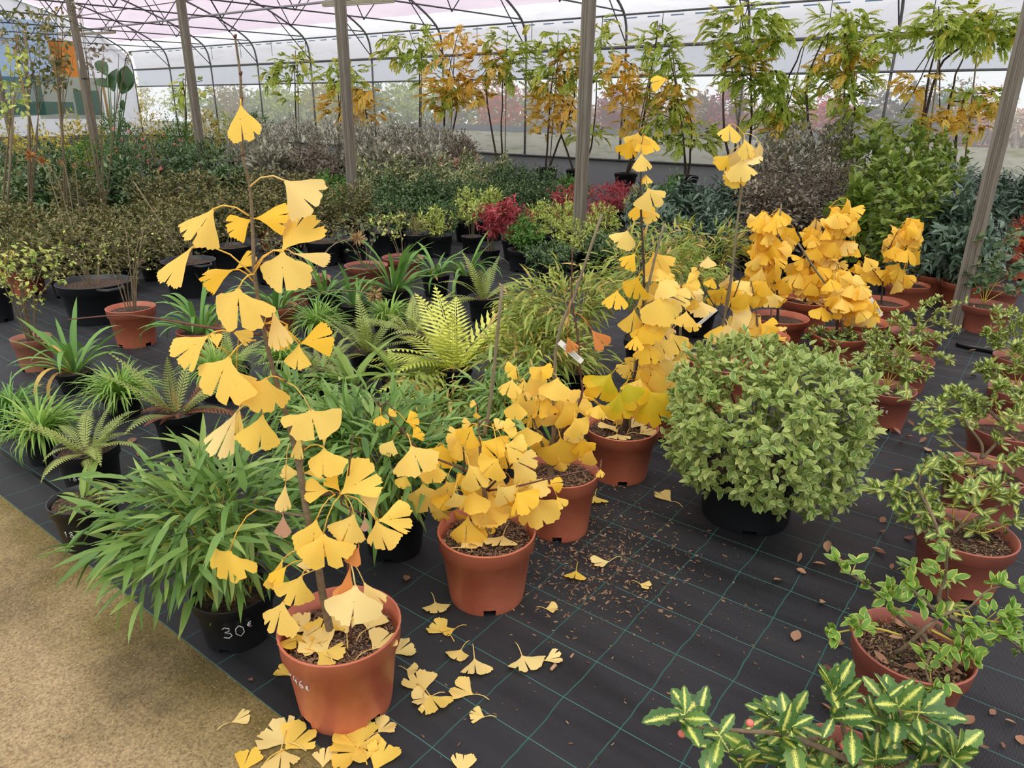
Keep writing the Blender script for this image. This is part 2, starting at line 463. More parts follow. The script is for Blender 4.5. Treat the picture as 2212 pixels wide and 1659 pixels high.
# ------------------------------------------------------------------ mesh helpers
class MB:
    def __init__(s):
        s.v, s.f, s.m = [], [], []

    def tube(s, pts, rad, n=6, cap=True):
        pts = [np.array(p, float) for p in pts]
        if not hasattr(rad, '__len__'):
            rad = [rad] * len(pts)
        b = len(s.v)
        t0 = pts[1] - pts[0]
        up = np.array([0, 0, 1.0]) if abs(t0[2]) < 0.9 * np.linalg.norm(t0) else np.array([1.0, 0, 0])
        x = np.cross(t0, up)
        x /= np.linalg.norm(x) + 1e-12
        for i, p in enumerate(pts):
            t = pts[min(i + 1, len(pts) - 1)] - pts[max(i - 1, 0)]
            t = t / (np.linalg.norm(t) + 1e-12)
            x = x - t * (x @ t)
            x /= np.linalg.norm(x) + 1e-12
            y = np.cross(t, x)
            for k in range(n):
                a = 2 * math.pi * k / n
                s.v.append(tuple(p + rad[i] * (math.cos(a) * x + math.sin(a) * y)))
        for i in range(len(pts) - 1):
            for k in range(n):
                k2 = (k + 1) % n
                s.f.append((b + i * n + k, b + i * n + k2, b + (i + 1) * n + k2, b + (i + 1) * n + k))
        if cap:
            s.f.append(tuple(b + k for k in reversed(range(n))))
            s.f.append(tuple(b + (len(pts) - 1) * n + k for k in range(n)))
        return s

    def box(s, lo, hi, rz=0.0, c=(0, 0, 0)):
        b = len(s.v)
        ca, sa = math.cos(rz), math.sin(rz)
        for z in (lo[2], hi[2]):
            for x, y in ((lo[0], lo[1]), (hi[0], lo[1]), (hi[0], hi[1]), (lo[0], hi[1])):
                s.v.append((c[0] + x * ca - y * sa, c[1] + x * sa + y * ca, c[2] + z))
        for f in ((3, 2, 1, 0), (4, 5, 6, 7), (0, 1, 5, 4), (1, 2, 6, 5), (2, 3, 7, 6), (3, 0, 4, 7)):
            s.f.append(tuple(b + i for i in f))
        return s

    def quad(s, a, b_, c, d):
        b = len(s.v)
        s.v += [tuple(a), tuple(b_), tuple(c), tuple(d)]
        s.f.append((b, b + 1, b + 2, b + 3))
        return s

    def mesh(s, name, mat, smooth=True):
        me = bpy.data.meshes.new(name)
        me.from_pydata(s.v, [], s.f)
        if smooth and len(me.polygons):
            me.polygons.foreach_set('use_smooth', np.ones(len(me.polygons), bool))
        me.materials.append(mat)
        if s.m:
            a = me.attributes.new('m', 'FLOAT', 'POINT')
            a.data.foreach_set('value', np.array(s.m, np.float32))
        return me

    def obj(s, name, mat, parent=None, smooth=True):
        return link(name, s.mesh(name, mat, smooth), parent)


def link(name, data, parent=None, loc=None):
    o = bpy.data.objects.new(name, data)
    C.objects.link(o)
    if parent is not None:
        o.parent = parent
    if loc is not None:
        o.location = loc
    return o


GROUPS = {}
ALL = []


def tag(o, label, cat, group=None):
    """label may later get ', nth from the left' when its group holds look-alikes"""
    o['label'], o['category'] = label, cat
    if group:
        o['group'] = group
    ALL.append(o)
    return o


def thing(name, loc, label, cat, group=None):
    o = bpy.data.objects.new(name, None)
    C.objects.link(o)
    o.empty_display_size = 0.05
    o.location = loc
    return tag(o, label, cat, group)


def struct(name, mb, mat, parent=None, smooth=False):
    o = mb.obj(name, mat, parent, smooth)
    o['kind'] = 'structure'
    return o


def stuff(o):
    o['kind'] = 'stuff'
    return o


# leaf templates: unit length along +y, normal +z. (verts, faces, m)
def T_leaf(wd=0.4, fold=0.12, bend=0.15, seg=3, peak=0.45, tooth=0.0, stalk=0.0):
    v, f, m = [(0, 0, 0)], [], [0.0]
    for i in range(1, seg + 1):
        t = i / (seg + 1)
        ww = wd * 0.5 * (math.sin(math.pi * t ** (0.69 / -math.log(peak) if peak != 0.5 else 1)) ** 0.8)
        z = -bend * t * t
        tt = tooth * (1 if i % 2 else -1)
        v += [(-ww * (1 + tt), t, z + fold * ww * 2), (0, t, z), (ww * (1 + tt), t, z + fold * ww * 2)]
        m += [1.0, 0.0, 1.0]
    v.append((0, 1, -bend))
    m.append(0.6)
    f += [(0, 2, 1), (0, 3, 2)]
    for i in range(seg - 1):
        a = 1 + 3 * i
        f += [(a, a + 1, a + 4, a + 3), (a + 1, a + 2, a + 5, a + 4)]
    a, e = 1 + 3 * (seg - 1), len(v) - 1
    f += [(a, a + 1, e), (a + 1, a + 2, e)]
    return np.array(v, float), f, m


def T_quad(wd=0.45, fold=0.1):
    v = [(0, 0, 0), (wd / 2, 0.5, fold), (0, 1, -0.1), (-wd / 2, 0.5, fold)]
    return np.array(v, float), [(0, 1, 2), (0, 2, 3)], [0, 1, 0.3, 1]


def T_strap(wd=0.05, arch=1.0, seg=9, tip=0.75, twist=0.0):
    """ribbon starting along +y and arching over towards -z; unit arc length"""
    v, f, m = [], [], []
    y = z = 0.0
    for i in range(seg + 1):
        t = i / seg
        ang = arch * (t ** 1.4)
        ww = wd * 0.5 * (0.7 + 0.6 * min(1, t * 4)) * (1 - max(0, (t - tip) / (1 - tip)) ** 1.5) + 0.0006
        tw = twist * t
        v += [(-ww * math.cos(tw), y, z + ww * 0.5 - ww * math.sin(tw)), (0, y, z), (ww * math.cos(tw), y, z + ww * 0.5 + ww * math.sin(tw))]
        m += [1, 0, 1]
        y += math.cos(ang) / seg
        z -= math.sin(ang) / seg
    for i in range(seg):
        a = 3 * i
        f += [(a, a + 1, a + 4, a + 3), (a + 1, a + 2, a + 5, a + 4)]
    return np.array(v, float), f, m


def T_frond(pairs=20, wid=0.16, arch=0.9, toothed=True, slope=0.5, peak=0.35):
    """fern frond: rachis with pinnae, all one connected sheet"""
    v, f, m = [], [], []
    seg = pairs
    y = z = 0.0
    ys = []
    for i in range(seg + 1):
        t = i / seg
        ang = arch * t ** 1.3
        ys.append((y, z, ang))
        v += [(-0.004, y, z), (0.004, y, z)]
        m += [0, 0]
        y += math.cos(ang) / seg
        z -= math.sin(ang) / seg
    for i in range(seg):
        f.append((2 * i, 2 * i + 1, 2 * i + 3, 2 * i + 2))
    for i in range(1, seg):
        t = i / seg
        L = wid * (min(1, t / peak) ** 0.6) * (1 - max(0, (t - peak) / (1 - peak)) ** 1.25) + 0.008
        y0, z0, ang = ys[i]
        h = 0.42 / seg
        for sd in (-1, 1):
            b = 2 * i + (0 if sd < 0 else 1)
            nt = 5 if toothed else 2
            dx, dy = math.cos(slope) * sd, math.sin(slope)
            cy, sy = math.cos(ang), -math.sin(ang)
            prev = (b, b)
            for k in range(1, nt + 1):
                q = k / nt
                ww = h * (1 - q * 0.75) * (1.25 if k % 2 else 0.7 if toothed else 1.0)
                px, pl = dx * L * q, dy * L * q
                dr = -0.12 * L * q * q
                if k < nt:
                    a = len(v)
                    for s2 in (-1, 1):
                        l2 = pl + s2 * ww
                        v.append((px, y0 + l2 * cy, z0 + l2 * sy + dr))
                        m.append(1)
                    f.append((prev[0], prev[1], a + 1, a) if prev[0] != prev[1] else (b, a + 1, a))
                    prev = (a, a + 1)
                else:
                    v.append((px, y0 + pl * cy, z0 + pl * sy + dr))
                    m.append(1)
                    f.append((prev[0], prev[1], len(v) - 1))
    return np.array(v, float), f, m


def T_pinnate(pairs=6, lw=0.13, ll=0.42, arch=1.0):
    v, f, m = [], [], []
    seg = pairs + 1
    y = z = 0.0
    for i in range(seg + 1):
        ang = arch * (i / seg) ** 1.2
        v += [(-0.008, y, z), (0.008, y, z)]
        m += [0, 0]
        if i:
            f.append((2 * i - 2, 2 * i - 1, 2 * i + 1, 2 * i))
            L = ll * (0.8 + 0.3 * math.sin(math.pi * i / seg))
            for sd in ((-1, 1) if i < seg else (0,)):
                b = 2 * i + (0 if sd <= 0 else 1)
                dx = math.sin(1.0 * sd) if sd else 0
                dy = math.cos(1.0 * sd)
                a = len(v)
                ox, oy = dy * lw / 2, -dx * lw / 2
                cx, cyy = dx * L * 0.45, dy * L * 0.45
                v += [(cx - ox, y + (cyy - oy) * math.cos(ang), z - (cyy - oy) * math.sin(ang) - 0.05 * L),
                      (cx + ox, y + (cyy + oy) * math.cos(ang), z - (cyy + oy) * math.sin(ang) - 0.05 * L),
                      (dx * L, y + dy * L * math.cos(ang), z - dy * L * math.sin(ang) - 0.28 * L)]
                m += [1, 1, 1]
                f += [(b, a + 1, a), (a, a + 1, a + 2)]
        y += math.cos(ang) / seg
        z -= math.sin(ang) / seg
    return np.array(v, float), f, m


TT = {
    'oval': T_leaf(0.5, 0.1, 0.12, 3), 'oval_round': T_leaf(0.72, 0.1, 0.12, 3, 0.5),
    'lance': T_leaf(0.3, 0.15, 0.2, 3, 0.4), 'bamboo': T_leaf(0.165, 0.25, 0.2, 4, 0.3), 'bamboo2': T_leaf(0.14, 0.2, 0.4, 4, 0.35),
    'tooth': T_leaf(0.44, 0.15, 0.1, 9, 0.55, 0.14), 'small': T_quad(0.42), 'thin': T_quad(0.2, 0.04), 'whorl': T_leaf(0.26, 0.1, 0.25, 2, 0.6),
    'ovq': T_quad(0.6, 0.08),
    'pin': T_pinnate(),
}


def mats_from(pos, d, n, s):
    d = d / (np.linalg.norm(d, axis=1, keepdims=True) + 1e-9)
    x = np.cross(d, n)
    x /= np.linalg.norm(x, axis=1, keepdims=True) + 1e-9
    z = np.cross(x, d)
    Mx = np.zeros((len(pos), 4, 4))
    s = np.asarray(s, float).reshape(-1, 1) * np.ones((len(pos), 1))
    Mx[:, :3, 0], Mx[:, :3, 1], Mx[:, :3, 2], Mx[:, :3, 3] = x * s, d * s, z * s, pos
    Mx[:, 3, 3] = 1
    return Mx


def mass_mesh(name, tmpl, mats, mat):
    tv, tf, tm = tmpl
    k, n = len(tv), len(mats)
    V = np.einsum('nij,kj->nki', mats[:, :3, :3], tv) + mats[:, None, :3, 3]
    loops = np.array([i for fc in tf for i in fc])
    tot = np.array([len(fc) for fc in tf])
    st = np.concatenate([[0], np.cumsum(tot)[:-1]])
    me = bpy.data.meshes.new(name)
    me.vertices.add(n * k)
    me.vertices.foreach_set('co', V.reshape(-1))
    me.loops.add(n * len(loops))
    me.loops.foreach_set('vertex_index', (loops[None, :] + (np.arange(n) * k)[:, None]).reshape(-1))
    me.polygons.add(n * len(tf))
    me.polygons.foreach_set('loop_start', (st[None, :] + (np.arange(n) * len(loops))[:, None]).reshape(-1))
    me.update(calc_edges=True)
    a = me.attributes.new('rv', 'FLOAT', 'FACE')
    a.data.foreach_set('value', np.repeat(rng.random(n), len(tf)).astype(np.float32))
    a = me.attributes.new('m', 'FLOAT', 'POINT')
    a.data.foreach_set('value', np.tile(np.array(tm, np.float32), n))
    me.materials.append(mat)
    return me


_tm_cache = {}


def tmpl_mesh(key, tmpl, mat):
    k = (key, mat.name)
    if k not in _tm_cache:
        tv, tf, tm = tmpl
        mb = MB()
        mb.v, mb.f, mb.m = [tuple(x) for x in tv], tf, tm
        _tm_cache[k] = mb.mesh('leaf_blade', mat)
    return _tm_cache[k]


def leaves(root, name, key, mats, mat, parts=0, tmpl=None):
    """mats are in the root's own space. The `parts` that show largest become objects, the rest one stuff mesh."""
    tmpl = tmpl or TT[key]
    if parts:
        loc = np.array(root.location)
        P = mats[:, :3, 3] + loc
        order = np.argsort((P - CAM) @ CF)
        me = tmpl_mesh(key, tmpl, mat)
        for i in order[:parts]:
            o = bpy.data.objects.new(name, me)
            o.parent = root
            o.matrix_basis = Matrix(mats[i].tolist())
            C.objects.link(o)
        mats = mats[order[parts:]]
    if len(mats):
        stuff(link('foliage', mass_mesh('foliage', tmpl, mats, mat), root))


def rdir(n, r=rng):
    v = r.normal(size=(n, 3))
    return v / np.linalg.norm(v, axis=1, keepdims=True)


def bush_mats(c, rad, ntw, k, L, r=rng, up=0.25, inner=0.5, lump=0.15, whorl=0.9, spread=0.03, zmin=None, lvar=0.3):
    """tips scattered over an uneven ellipsoid, each with k leaves around it"""
    d = rdir(int(ntw * 1.0), r)
    ph = r.random(6) * 6.28
    f = 1 + lump * (np.sin(3 * d[:, 0] * 2 + ph[0]) + np.sin(4 * d[:, 1] * 2 + ph[1]) + np.sin(5 * d[:, 2] + ph[2])) * 0.6
    rr = (inner + (1 - inner) * r.random(len(d)) ** 0.45) * f
    tip = np.array(c) + d * rr[:, None] * np.array(rad)
    if zmin is not None:
        tip = tip[tip[:, 2] > zmin]
        d = d[:len(tip)]
    out = tip - np.array(c)
    out /= np.linalg.norm(out, axis=1, keepdims=True) + 1e-9
    out[:, 2] += up
    n = len(tip)
    P = np.repeat(tip, k, 0) - np.repeat(out, k, 0) * (r.random((n * k, 1)) * spread)
    O = np.repeat(out, k, 0)
    D = O * (1 - whorl * 0.5) + rdir(n * k, r) * whorl
    Nn = O + np.array([0, 0, 0.8]) + 0.35 * rdir(n * k, r)
    return mats_from(P, D, Nn, L * (1 + lvar * (r.random(n * k) - 0.5) * 2))


# ------------------------------------------------------------------ pots
def pot_mesh(R, h, mat, notches=True, base=0.8, handles=False, n=40):
    mb = MB()
    rb = R * base
    band = min(0.16 * h + 0.012, 0.055)
    rr = lambda z: rb + (R * 0.955 - rb) * (z / h)
    prof = [(rb * 0.97, 0.0), (rb, 0.022 * h / 0.28 + 0.004), (rr(h - band - 0.004), h - band - 0.004), (R * 0.985, h - band), (R * 0.998, h - 0.006), (R * 1.012, h - 0.003), (R * 1.008, h),
            (R * 0.972, h), (R * 0.965, h - band), (rr(h - band - 0.01) - 0.006, h - band - 0.01), (rr(h * 0.5) - 0.004, h * 0.5), (rr(h * 0.12) - 0.004, h * 0.12), (0.001, h * 0.12)]
    for (r_, z) in prof:
        for k in range(n):
            a = 2 * math.pi * k / n
            mb.v.append((r_ * math.cos(a), r_ * math.sin(a), z))
    for i in range(len(prof) - 1):
        for k in range(n):
            if i == 0 and notches and k % 10 in (0, 1):
                continue
            k2 = (k + 1) % n
            mb.f.append((i * n + k, i * n + k2, (i + 1) * n + k2, (i + 1) * n + k))
    if handles:
        for sg in (-1, 1):
            mb.tube([(sg * R * 0.98, -R * 0.35, h - 0.01), (sg * (R + 0.035), -R * 0.2, h - 0.012), (sg * (R + 0.035), R * 0.2, h - 0.012), (sg * R * 0.98, R * 0.35, h - 0.01)], 0.009, 6)
    return mb.mesh('pot', mat)


_pm = {}


def add_pot(root, R, h, kind='terracotta', soil=0.82, rot=0.0, chips=0, handles=False, base=0.8):
    key = (round(h / R, 1), kind, handles, base)
    if key not in _pm:
        _pm[key] = pot_mesh(0.15, 0.15 * key[0], M[kind], base=base, handles=handles)
    o = link('pot', _pm[key], root)
    s = R / 0.15
    o.scale = (s, s, h / (0.15 * key[0]))
    o.rotation_euler.z = rot
    # soil: uneven disc just below the rim
    mb = MB()
    rb = R * base
    rs = (rb + (R * 0.955 - rb) * soil) - 0.005
    nr, na = 6, 28
    for i in range(nr + 1):
        for k in range(na):
            a = 2 * math.pi * k / na
            q = rs * i / nr
            z = h * soil + (0 if i == nr else 0.01 * math.sin(q * 60 + 3 * a) * math.cos(5 * a + i) * (i / nr)) + 0.012 * (1 - i / nr)
            mb.v.append((q * math.cos(a), q * math.sin(a), z))
    for i in range(nr):
        for k in range(na):
            k2 = (k + 1) % na
            mb.f.append((i * na + k, i * na + k2, (i + 1) * na + k2, (i + 1) * na + k))
    mb.obj('soil', M['soil'], root)
    if chips:
        n = chips
        a, q = rng.random(n) * 6.28, rs * np.sqrt(rng.random(n)) * 0.97
        P = np.stack([q * np.cos(a), q * np.sin(a), h * soil + 0.008 + rng.random(n) * 0.006], 1)
        D = rdir(n)
        D[:, 2] *= 0.35
        stuff(link('bark_chips', mass_mesh('bark_chips', CHIP, mats_from(P, D, np.array([[0, 0, 1.0]]) + 0.5 * rdir(n), 0.006 + 0.009 * rng.random(n)), M['chip']), root))
    return o


CHIP = (np.array([(-.16, 0, 0), (.16, 0, 0), (.2, 1, 0), (-.12, 1, 0), (-.16, 0, .14), (.16, 0, .14), (.2, 1, .14), (-.12, 1, .14)], float),
        [(0, 1, 5, 4), (1, 2, 6, 5), (2, 3, 7, 6), (3, 0, 4, 7), (4, 5, 6, 7)], [1] * 8)


def pot_from_px(base, rim, wpx):
    """base, rim: pixels at the middle of the base's and the rim's outline; wpx: rim width in pixels -> ground point, R, h"""
    bp, rp = np.array(base, float), np.array(rim, float)
    R = None
    for _ in range(5):
        B = ground(*bp)
        T = plane(rp[0], rp[1], B)
        h = max(0.08, T[2])
        if R is None:
            R = 0.5 * wpx * depth(T) / F_PX

        def box_of(r_, z):
            q = np.array([scr((B[0] + r_ * math.cos(a), B[1] + r_ * math.sin(a), z)) for a in np.linspace(0, 6.283, 40)])
            return (q.min(0) + q.max(0)) / 2, q[:, 0].max() - q[:, 0].min()
        c1, w1 = box_of(R, h)
        c0, w0 = box_of(R * 0.8, 0)
        R *= wpx / w1
        rp += np.array(rim) - c1
        bp += np.array([base[0] * 0.35 + (rim[0] + (c0[0] - c1[0])) * 0.65, base[1]]) - c0
    return ground(*bp), R, h


def stroke_text(root, text, R, h, az, zc, size, kind='chalk'):
    """handwritten characters drawn as thin raised strokes on the pot's side"""
    S = {
        '1': [[(.1, .7), (.35, 1), (.3, 0)]],
        '3': [[(0, .85), (.2, 1), (.5, .9), (.45, .65), (.15, .55), (.5, .45), (.6, .2), (.35, 0), (.0, .08)]],
        '0': [[(.3, 1), (.05, .75), (.02, .3), (.3, 0), (.58, .3), (.55, .75), (.3, 1)]],
        '8': [[(.3, .52), (.05, .75), (.3, 1), (.52, .78), (.3, .52), (.03, .25), (.3, 0), (.57, .25), (.3, .52)]],
        '4': [[(.3, 1), (.0, .4), (.6, .42)], [(.45, .65), (.4, 0)]],
        '6': [[(.5, 1), (.15, .6), (.05, .25), (.28, 0), (.55, .22), (.4, .45), (.1, .35)]],
        '5': [[(.55, 1), (.15, .98), (.1, .6), (.4, .6), (.55, .3), (.35, .02), (.0, .08)]],
        'e': [[(.5, .95), (.2, .9), (.1, .6), (.15, .3), (.5, .2)], [(0, .66), (.42, .68)], [(0, .5), (.38, .52)]],
        '-': [[(0, .5), (.4, .5)]],
    }
    mb = MB()
    rb = R * 0.8
    x0 = 0
    az += math.atan2(-root.location[1], -root.location[0])
    for i, ch in enumerate(text):
        sz = size * (0.62 if ch == 'e' else 1)
        for st in S[ch]:
            pts = []
            for (u, v) in st:
                X = x0 + u * sz
                Z = zc + v * sz + (size * 0.45 if ch == 'e' and text[0] == '3' else 0)
                r_ = rb + (R * 0.955 - rb) * (Z / h) + 0.0012
                a = az + X / r_
                pts.append((r_ * math.cos(a), r_ * math.sin(a), Z))
            q = []
            for a_, b_ in zip(pts[:-1], pts[1:]):
                q.append(a_)
            q.append(pts[-1])
            mb.tube(q, 0.0013, 5)
        x0 += sz * 0.85
    return stuff_off(mb.obj('price_marking', M[kind], root))


def stuff_off(o):
    o['label'] = 'handwritten white price on the pot'
    return o


# ------------------------------------------------------------------ ginkgos
def side_on(r):
    return r.random() < 0.45


def gleaf(root, base, d, nrm, L, spread=100, notch=0.35, att=None, mat='ginkgo', curl=0.35, name='leaf', local=True, seed=None):
    r = random.Random(seed if seed is not None else random.random())
    org = np.array(root.location) if root is not None else np.zeros(3)
    base = np.array(base, float) - org
    d = np.array(d, float)
    d /= np.linalg.norm(d)
    x = np.cross(d, nrm)
    x /= np.linalg.norm(x)
    z = np.cross(x, d)
    sp = math.radians(spread) / 2
    th = [-1, -.92, -.84, -.76, -.68, -.6, -.52, -.43, -.34, -.25, -.15, -.05]
    nx = r.uniform(-0.12, 0.12) * sp
    th = [t * sp for t in th] + [0.0] + [-t * sp for t in reversed(th)]
    th = [t + nx * (1 - (t / sp) ** 2) for t in th]
    n2 = r.choice([4, 5, 6, 7]) if side_on(r) else -1
    n3 = r.choice([17, 18, 19, 20]) if side_on(r) else -1
    side = [r.uniform(0.15, 0.75) * (r.random() < 0.75) for _ in range(2)]
    ph = r.random() * 6
    rad = []
    for i, t in enumerate(th):
        q = 1.0 - 0.12 * abs(t / sp) ** 3 + 0.03 * math.sin(9 * t + ph) + 0.016 * (1 if i % 2 else -1) + r.uniform(-.025, .025)
        if i == 12:
            q *= 1 - min(0.72, notch * 1.5)
        elif i in (11, 13):
            q *= 1 - notch * 0.2
        if i in (n2, n3):
            q *= r.uniform(0.68, 0.86)
        rad.append(q)
    mb = MB()
    rows = (0.0, 0.16, 0.42, 0.72, 1.0)
    cyl = r.uniform(0.1, 0.7) * curl * 2
    wav = r.uniform(0.03, 0.10)
    b0 = 0
    for j, q in enumerate(rows):
        for i, t in enumerate(th):
            rr = rad[i] * q if j > 2 else q
            tt = t * (0.55 + 0.45 * min(1, q * 1.8))
            X, Y = rr * math.sin(tt), rr * math.cos(tt)
            if j == 0:
                X, Y = 0.012 * (i - 12) / 12, 0
            Z = -curl * rr * rr * 0.5 - cyl * X * X + wav * math.sin(5 * t + ph) * rr * rr
            mb.v.append(tuple(base + L * (X * x + Y * d + Z * z)))
            mb.m.append(q)
    n = len(th)
    for j in range(len(rows) - 1):
        for i in range(n - 1):
            a = j * n + i
            mb.f.append((a, a + 1, a + n + 1, a + n))
    # stalk
    if att is None:
        att = base - d * L * 0.7 + z * L * 0.1
    else:
        att = np.array(att, float) - org
    seg = np.array(base) - att
    ln = np.linalg.norm(seg)
    mid1 = att + seg * 0.35 + np.array([0, 0, ln * 0.16])
    mid2 = att + seg * 0.72 + np.array([0, 0, ln * 0.14])
    k = len(mb.v)
    mb.tube([att, mid1, mid2, base + d * L * 0.04], [0.0012 + L * 0.012, 0.001 + L * 0.008, 0.001 + L * 0.008, 0.001 + L * 0.012], 4)
    mb.m += [0.9] * (len(mb.v) - k)
    return mb.obj(name, M[mat], root)


class Tree:
    """one ginkgo: root Empty, pot, stems and leaves attached to their nearest stem"""

    def __init__(s, name, potspec, label, kind='terracotta', soil=0.8, chips=0, cat='potted tree', group=None, rot=0.0):
        s.B, s.R, s.h = pot_from_px(*potspec)
        s.root = thing(name, s.B, label, cat, group)
        add_pot(s.root, s.R, s.h, kind, soil, rot, chips)
        s.samples = []

    def P(s, x, y, off=0.0):
        return plane(x, y, s.B, off)

    def stem(s, px, rad, mat='stem_grey', name='branch', off=None, root_in=True, samples=True):
        pts = []
        for i, p in enumerate(px):
            o = (off[i] if off is not None else 0)
            pts.append(s.P(p[0], p[1], o))
        if root_in:
            pts[0] = np.array([pts[0][0], pts[0][1], max(0.04, s.h * 0.6)])
        sm = smooth_path(pts, 3)
        rr = np.interp(np.linspace(0, 1, len(sm)), np.linspace(0, 1, len(rad)), rad)
        MB().tube([p - s.B for p in sm], list(rr), 7).obj(name, M[mat], s.root)
        if samples:
            s.samples += [p for p in sm]
        return sm

    def leaf(s, x, y, ang=-90, Lpx=60, spread=100, notch=0.35, att=None, off=None, tilt=None, mat=None, curl=0.35, side=None):
        off = random.uniform(-0.06, 0.08) if off is None else off
        base = s.P(x, y, off)
        L = Lpx * depth(base) / F_PX
        a = math.radians(ang)
        t = random.uniform(-0.35, 0.45) if tilt is None else tilt
        d = math.cos(t) * (math.cos(a) * CR + math.sin(a) * CU) - math.sin(t) * CF * 1.0
        nrm = -CF + (random.uniform(-.5, .5) if side is None else side) * CR + random.uniform(0, .4) * CU
        if att is not None:
            A = s.P(att[0], att[1], off * 0.3)
        else:
            arr = np.array(s.samples)
            w = arr - base
            dist = np.linalg.norm(w, axis=1) + 0.25 * np.maximum(0, -(w[:, 2]))
            i = int(np.argmin(dist))
            A = arr[i]
            if dist[i] > max(1.6 * L, 0.05):
                # a short side twig first
                E = base + (A - base) * (0.9 * L / dist[i]) + np.array([0, 0, 0.015])
                sm = smooth_path([A, A + (E - A) * 0.5 + np.array([0, 0, 0.02]), E], 3)
                MB().tube([p - s.B for p in sm], list(np.linspace(0.0028, 0.0015, len(sm))), 5).obj('twig', M['stem_red'], s.root)
                s.samples += sm[2:]
                A = E
        gleaf(s.root, base, d, nrm, L, spread, notch, A, mat or random.choice(['ginkgo', 'ginkgo', 'ginkgo_deep']), curl)

    def auto(s, lst, mats=None, depthspread=0.1, dark=False):
        for e in lst:
            x, y, sz = e[:3]
            ang = e[3] if len(e) > 3 else random.gauss(-90, 38)
            L = sz * 0.86
            a = math.radians(ang)
            bx, by = x - 0.5 * L * math.cos(a), y + 0.5 * L * math.sin(a)
            s.leaf(bx, by, ang, L, random.choice([80, 95, 110, 125]), random.choice([0.0, 0.15, 0.35, 0.5]), None,
                   random.uniform(-depthspread, depthspread), random.uniform(-0.5, 0.6), mats and random.choice(mats))


def smooth_path(pts, k=3):
    pts = [np.array(p, float) for p in pts]
    if len(pts) < 3:
        return [pts[0] + (pts[-1] - pts[0]) * t for t in np.linspace(0, 1, k + 1)]
    out = []
    for i in range(len(pts) - 1):
        p0, p1, p2, p3 = pts[max(i - 1, 0)], pts[i], pts[i + 1], pts[min(i + 2, len(pts) - 1)]
        for j in range(k):
            t = j / k
            out.append(0.5 * ((2 * p1) + (-p0 + p2) * t + (2 * p0 - 5 * p1 + 4 * p2 - p3) * t * t + (-p0 + 3 * p1 - 3 * p2 + p3) * t ** 3))
    out.append(pts[-1])
    return out


# ------------------------------------------------------------------ the setting
Y0 = 0.825
mb = MB()
mb.box((-62, Y0, -0.12), (14, WALL_Y + 1.2, 0.0))
struct('floor', mb, M['cloth'])
mb = MB()
mb.box((-62, -4.5, -0.15), (14, Y0 + 0.015, -0.003))
path = struct('floor_path', mb, M['concrete'])
mb = MB()
mb.box((-62, WALL_Y + 1.2, -0.2), (60, 120, -0.02))
struct('floor_outside', mb, plain('outdoor_gravel_yard', srgb(150, 148, 142), 0.9, 0.3, 2, c2=srgb(96, 98, 98)))
mb = MB()
ys = ground(60, 1015)[1]
mb.box((-30, ys - 0.006, 0.0), (-2.2, ys + 0.006, 0.0035))
struct('trim_1', mb, M['hose'])

WX = [-4.45 - 3.96 * i for i in range(-1, 11)]
XL, XR = -43.8, 4.0
ZG, ZM, ZS = 3.5, 2.63, 0.83
wall = MB().box((XL, WALL_Y + 0.03, -0.05), (XR, WALL_Y + 0.05, 0.03)).obj('wall_back', M['galv_dark'], None, False)
wall['kind'] = 'structure'
for (z0, z1, mt, nm) in ((0.03, ZS, 'film_low', 'lower_film'), (ZS, ZM, 'film_clear', 'clear_film'), (ZM, ZG, 'film_blue', 'rolled_film')):
    mb = MB()
    nx = 160
    for i in range(nx + 1):
        X = XL + (XR - XL) * i / nx
        wv = 0.02 * math.sin(i * 1.7) + 0.012 * math.sin(i * 4.1)
        for z in (z0, (z0 + z1) / 2, z1):
            mb.v.append((X, WALL_Y + 0.06 + (wv if z == (z0 + z1) / 2 else 0), z))
    for i in range(nx):
        for j in range(2):
            a = i * 3 + j
            mb.f.append((a, a + 3, a + 4, a + 1))
    mb.obj(nm, M[mt], wall)
for X in WX:
    MB().tube([(X, WALL_Y, 0), (X, WALL_Y, ZG)], 0.038, 8).obj('post', M['galv'], wall)
for nm, z, r_ in (('gutter_rail', ZG, 0.05), ('middle_rail', ZM, 0.032), ('base_rail', 0.05, 0.03)):
    MB().tube([(XL, WALL_Y - 0.04, z), (XR, WALL_Y - 0.04, z)], r_, 8).obj(nm, M['galv'] if z > 1 else M['galv_dark'], wall)
# crossed bracing wires at the far end bay
for a, b in (((-40.3, ZM), (-37.5, 1.0)), ((-36.4, ZM), (-39.4, 1.0))):
    MB().tube([(a[0], WALL_Y - 0.06, a[1]), (b[0], WALL_Y - 0.06, b[1])], 0.014, 5).obj('brace', M['galv_dark'], wall)

PROF = [(22.3, ZG), (22.22, 4.1), (21.98, 4.5), (21.5, 4.82), (21.05, 5.05), (20.5, 5.3), (19.9, 5.53), (18.9, 5.88), (18.2, 6.1), (16.5, 6.55), (14.5, 6.95), (12.5, 7.2), (10.5, 7.3), (8.5, 7.2), (6.43, 6.9)]
mb = MB()
nx = 96
for i in range(nx + 1):
    X = XL + (XR - XL) * i / nx
    for j, (y, z) in enumerate(PROF):
        mb.v.append((X, y + 0.06, z + 0.05 + 0.012 * math.sin(i * 2.3 + j)))
n = len(PROF)
for i in range(nx):
    for j in range(n - 1):
        a = i * n + j
        f_ = (a, a + 1, a + n + 1, a + n)
        mb.f.append(f_)
me = mb.mesh('ceiling', M['roof'])
me.materials.append(M['film_white'])
me.polygons.foreach_set('material_index', np.tile(np.array([1, 1, 1, 0] + [0] * (n - 5), np.int32), nx))
ceil = link('ceiling', me)
ceil['kind'] = 'structure'
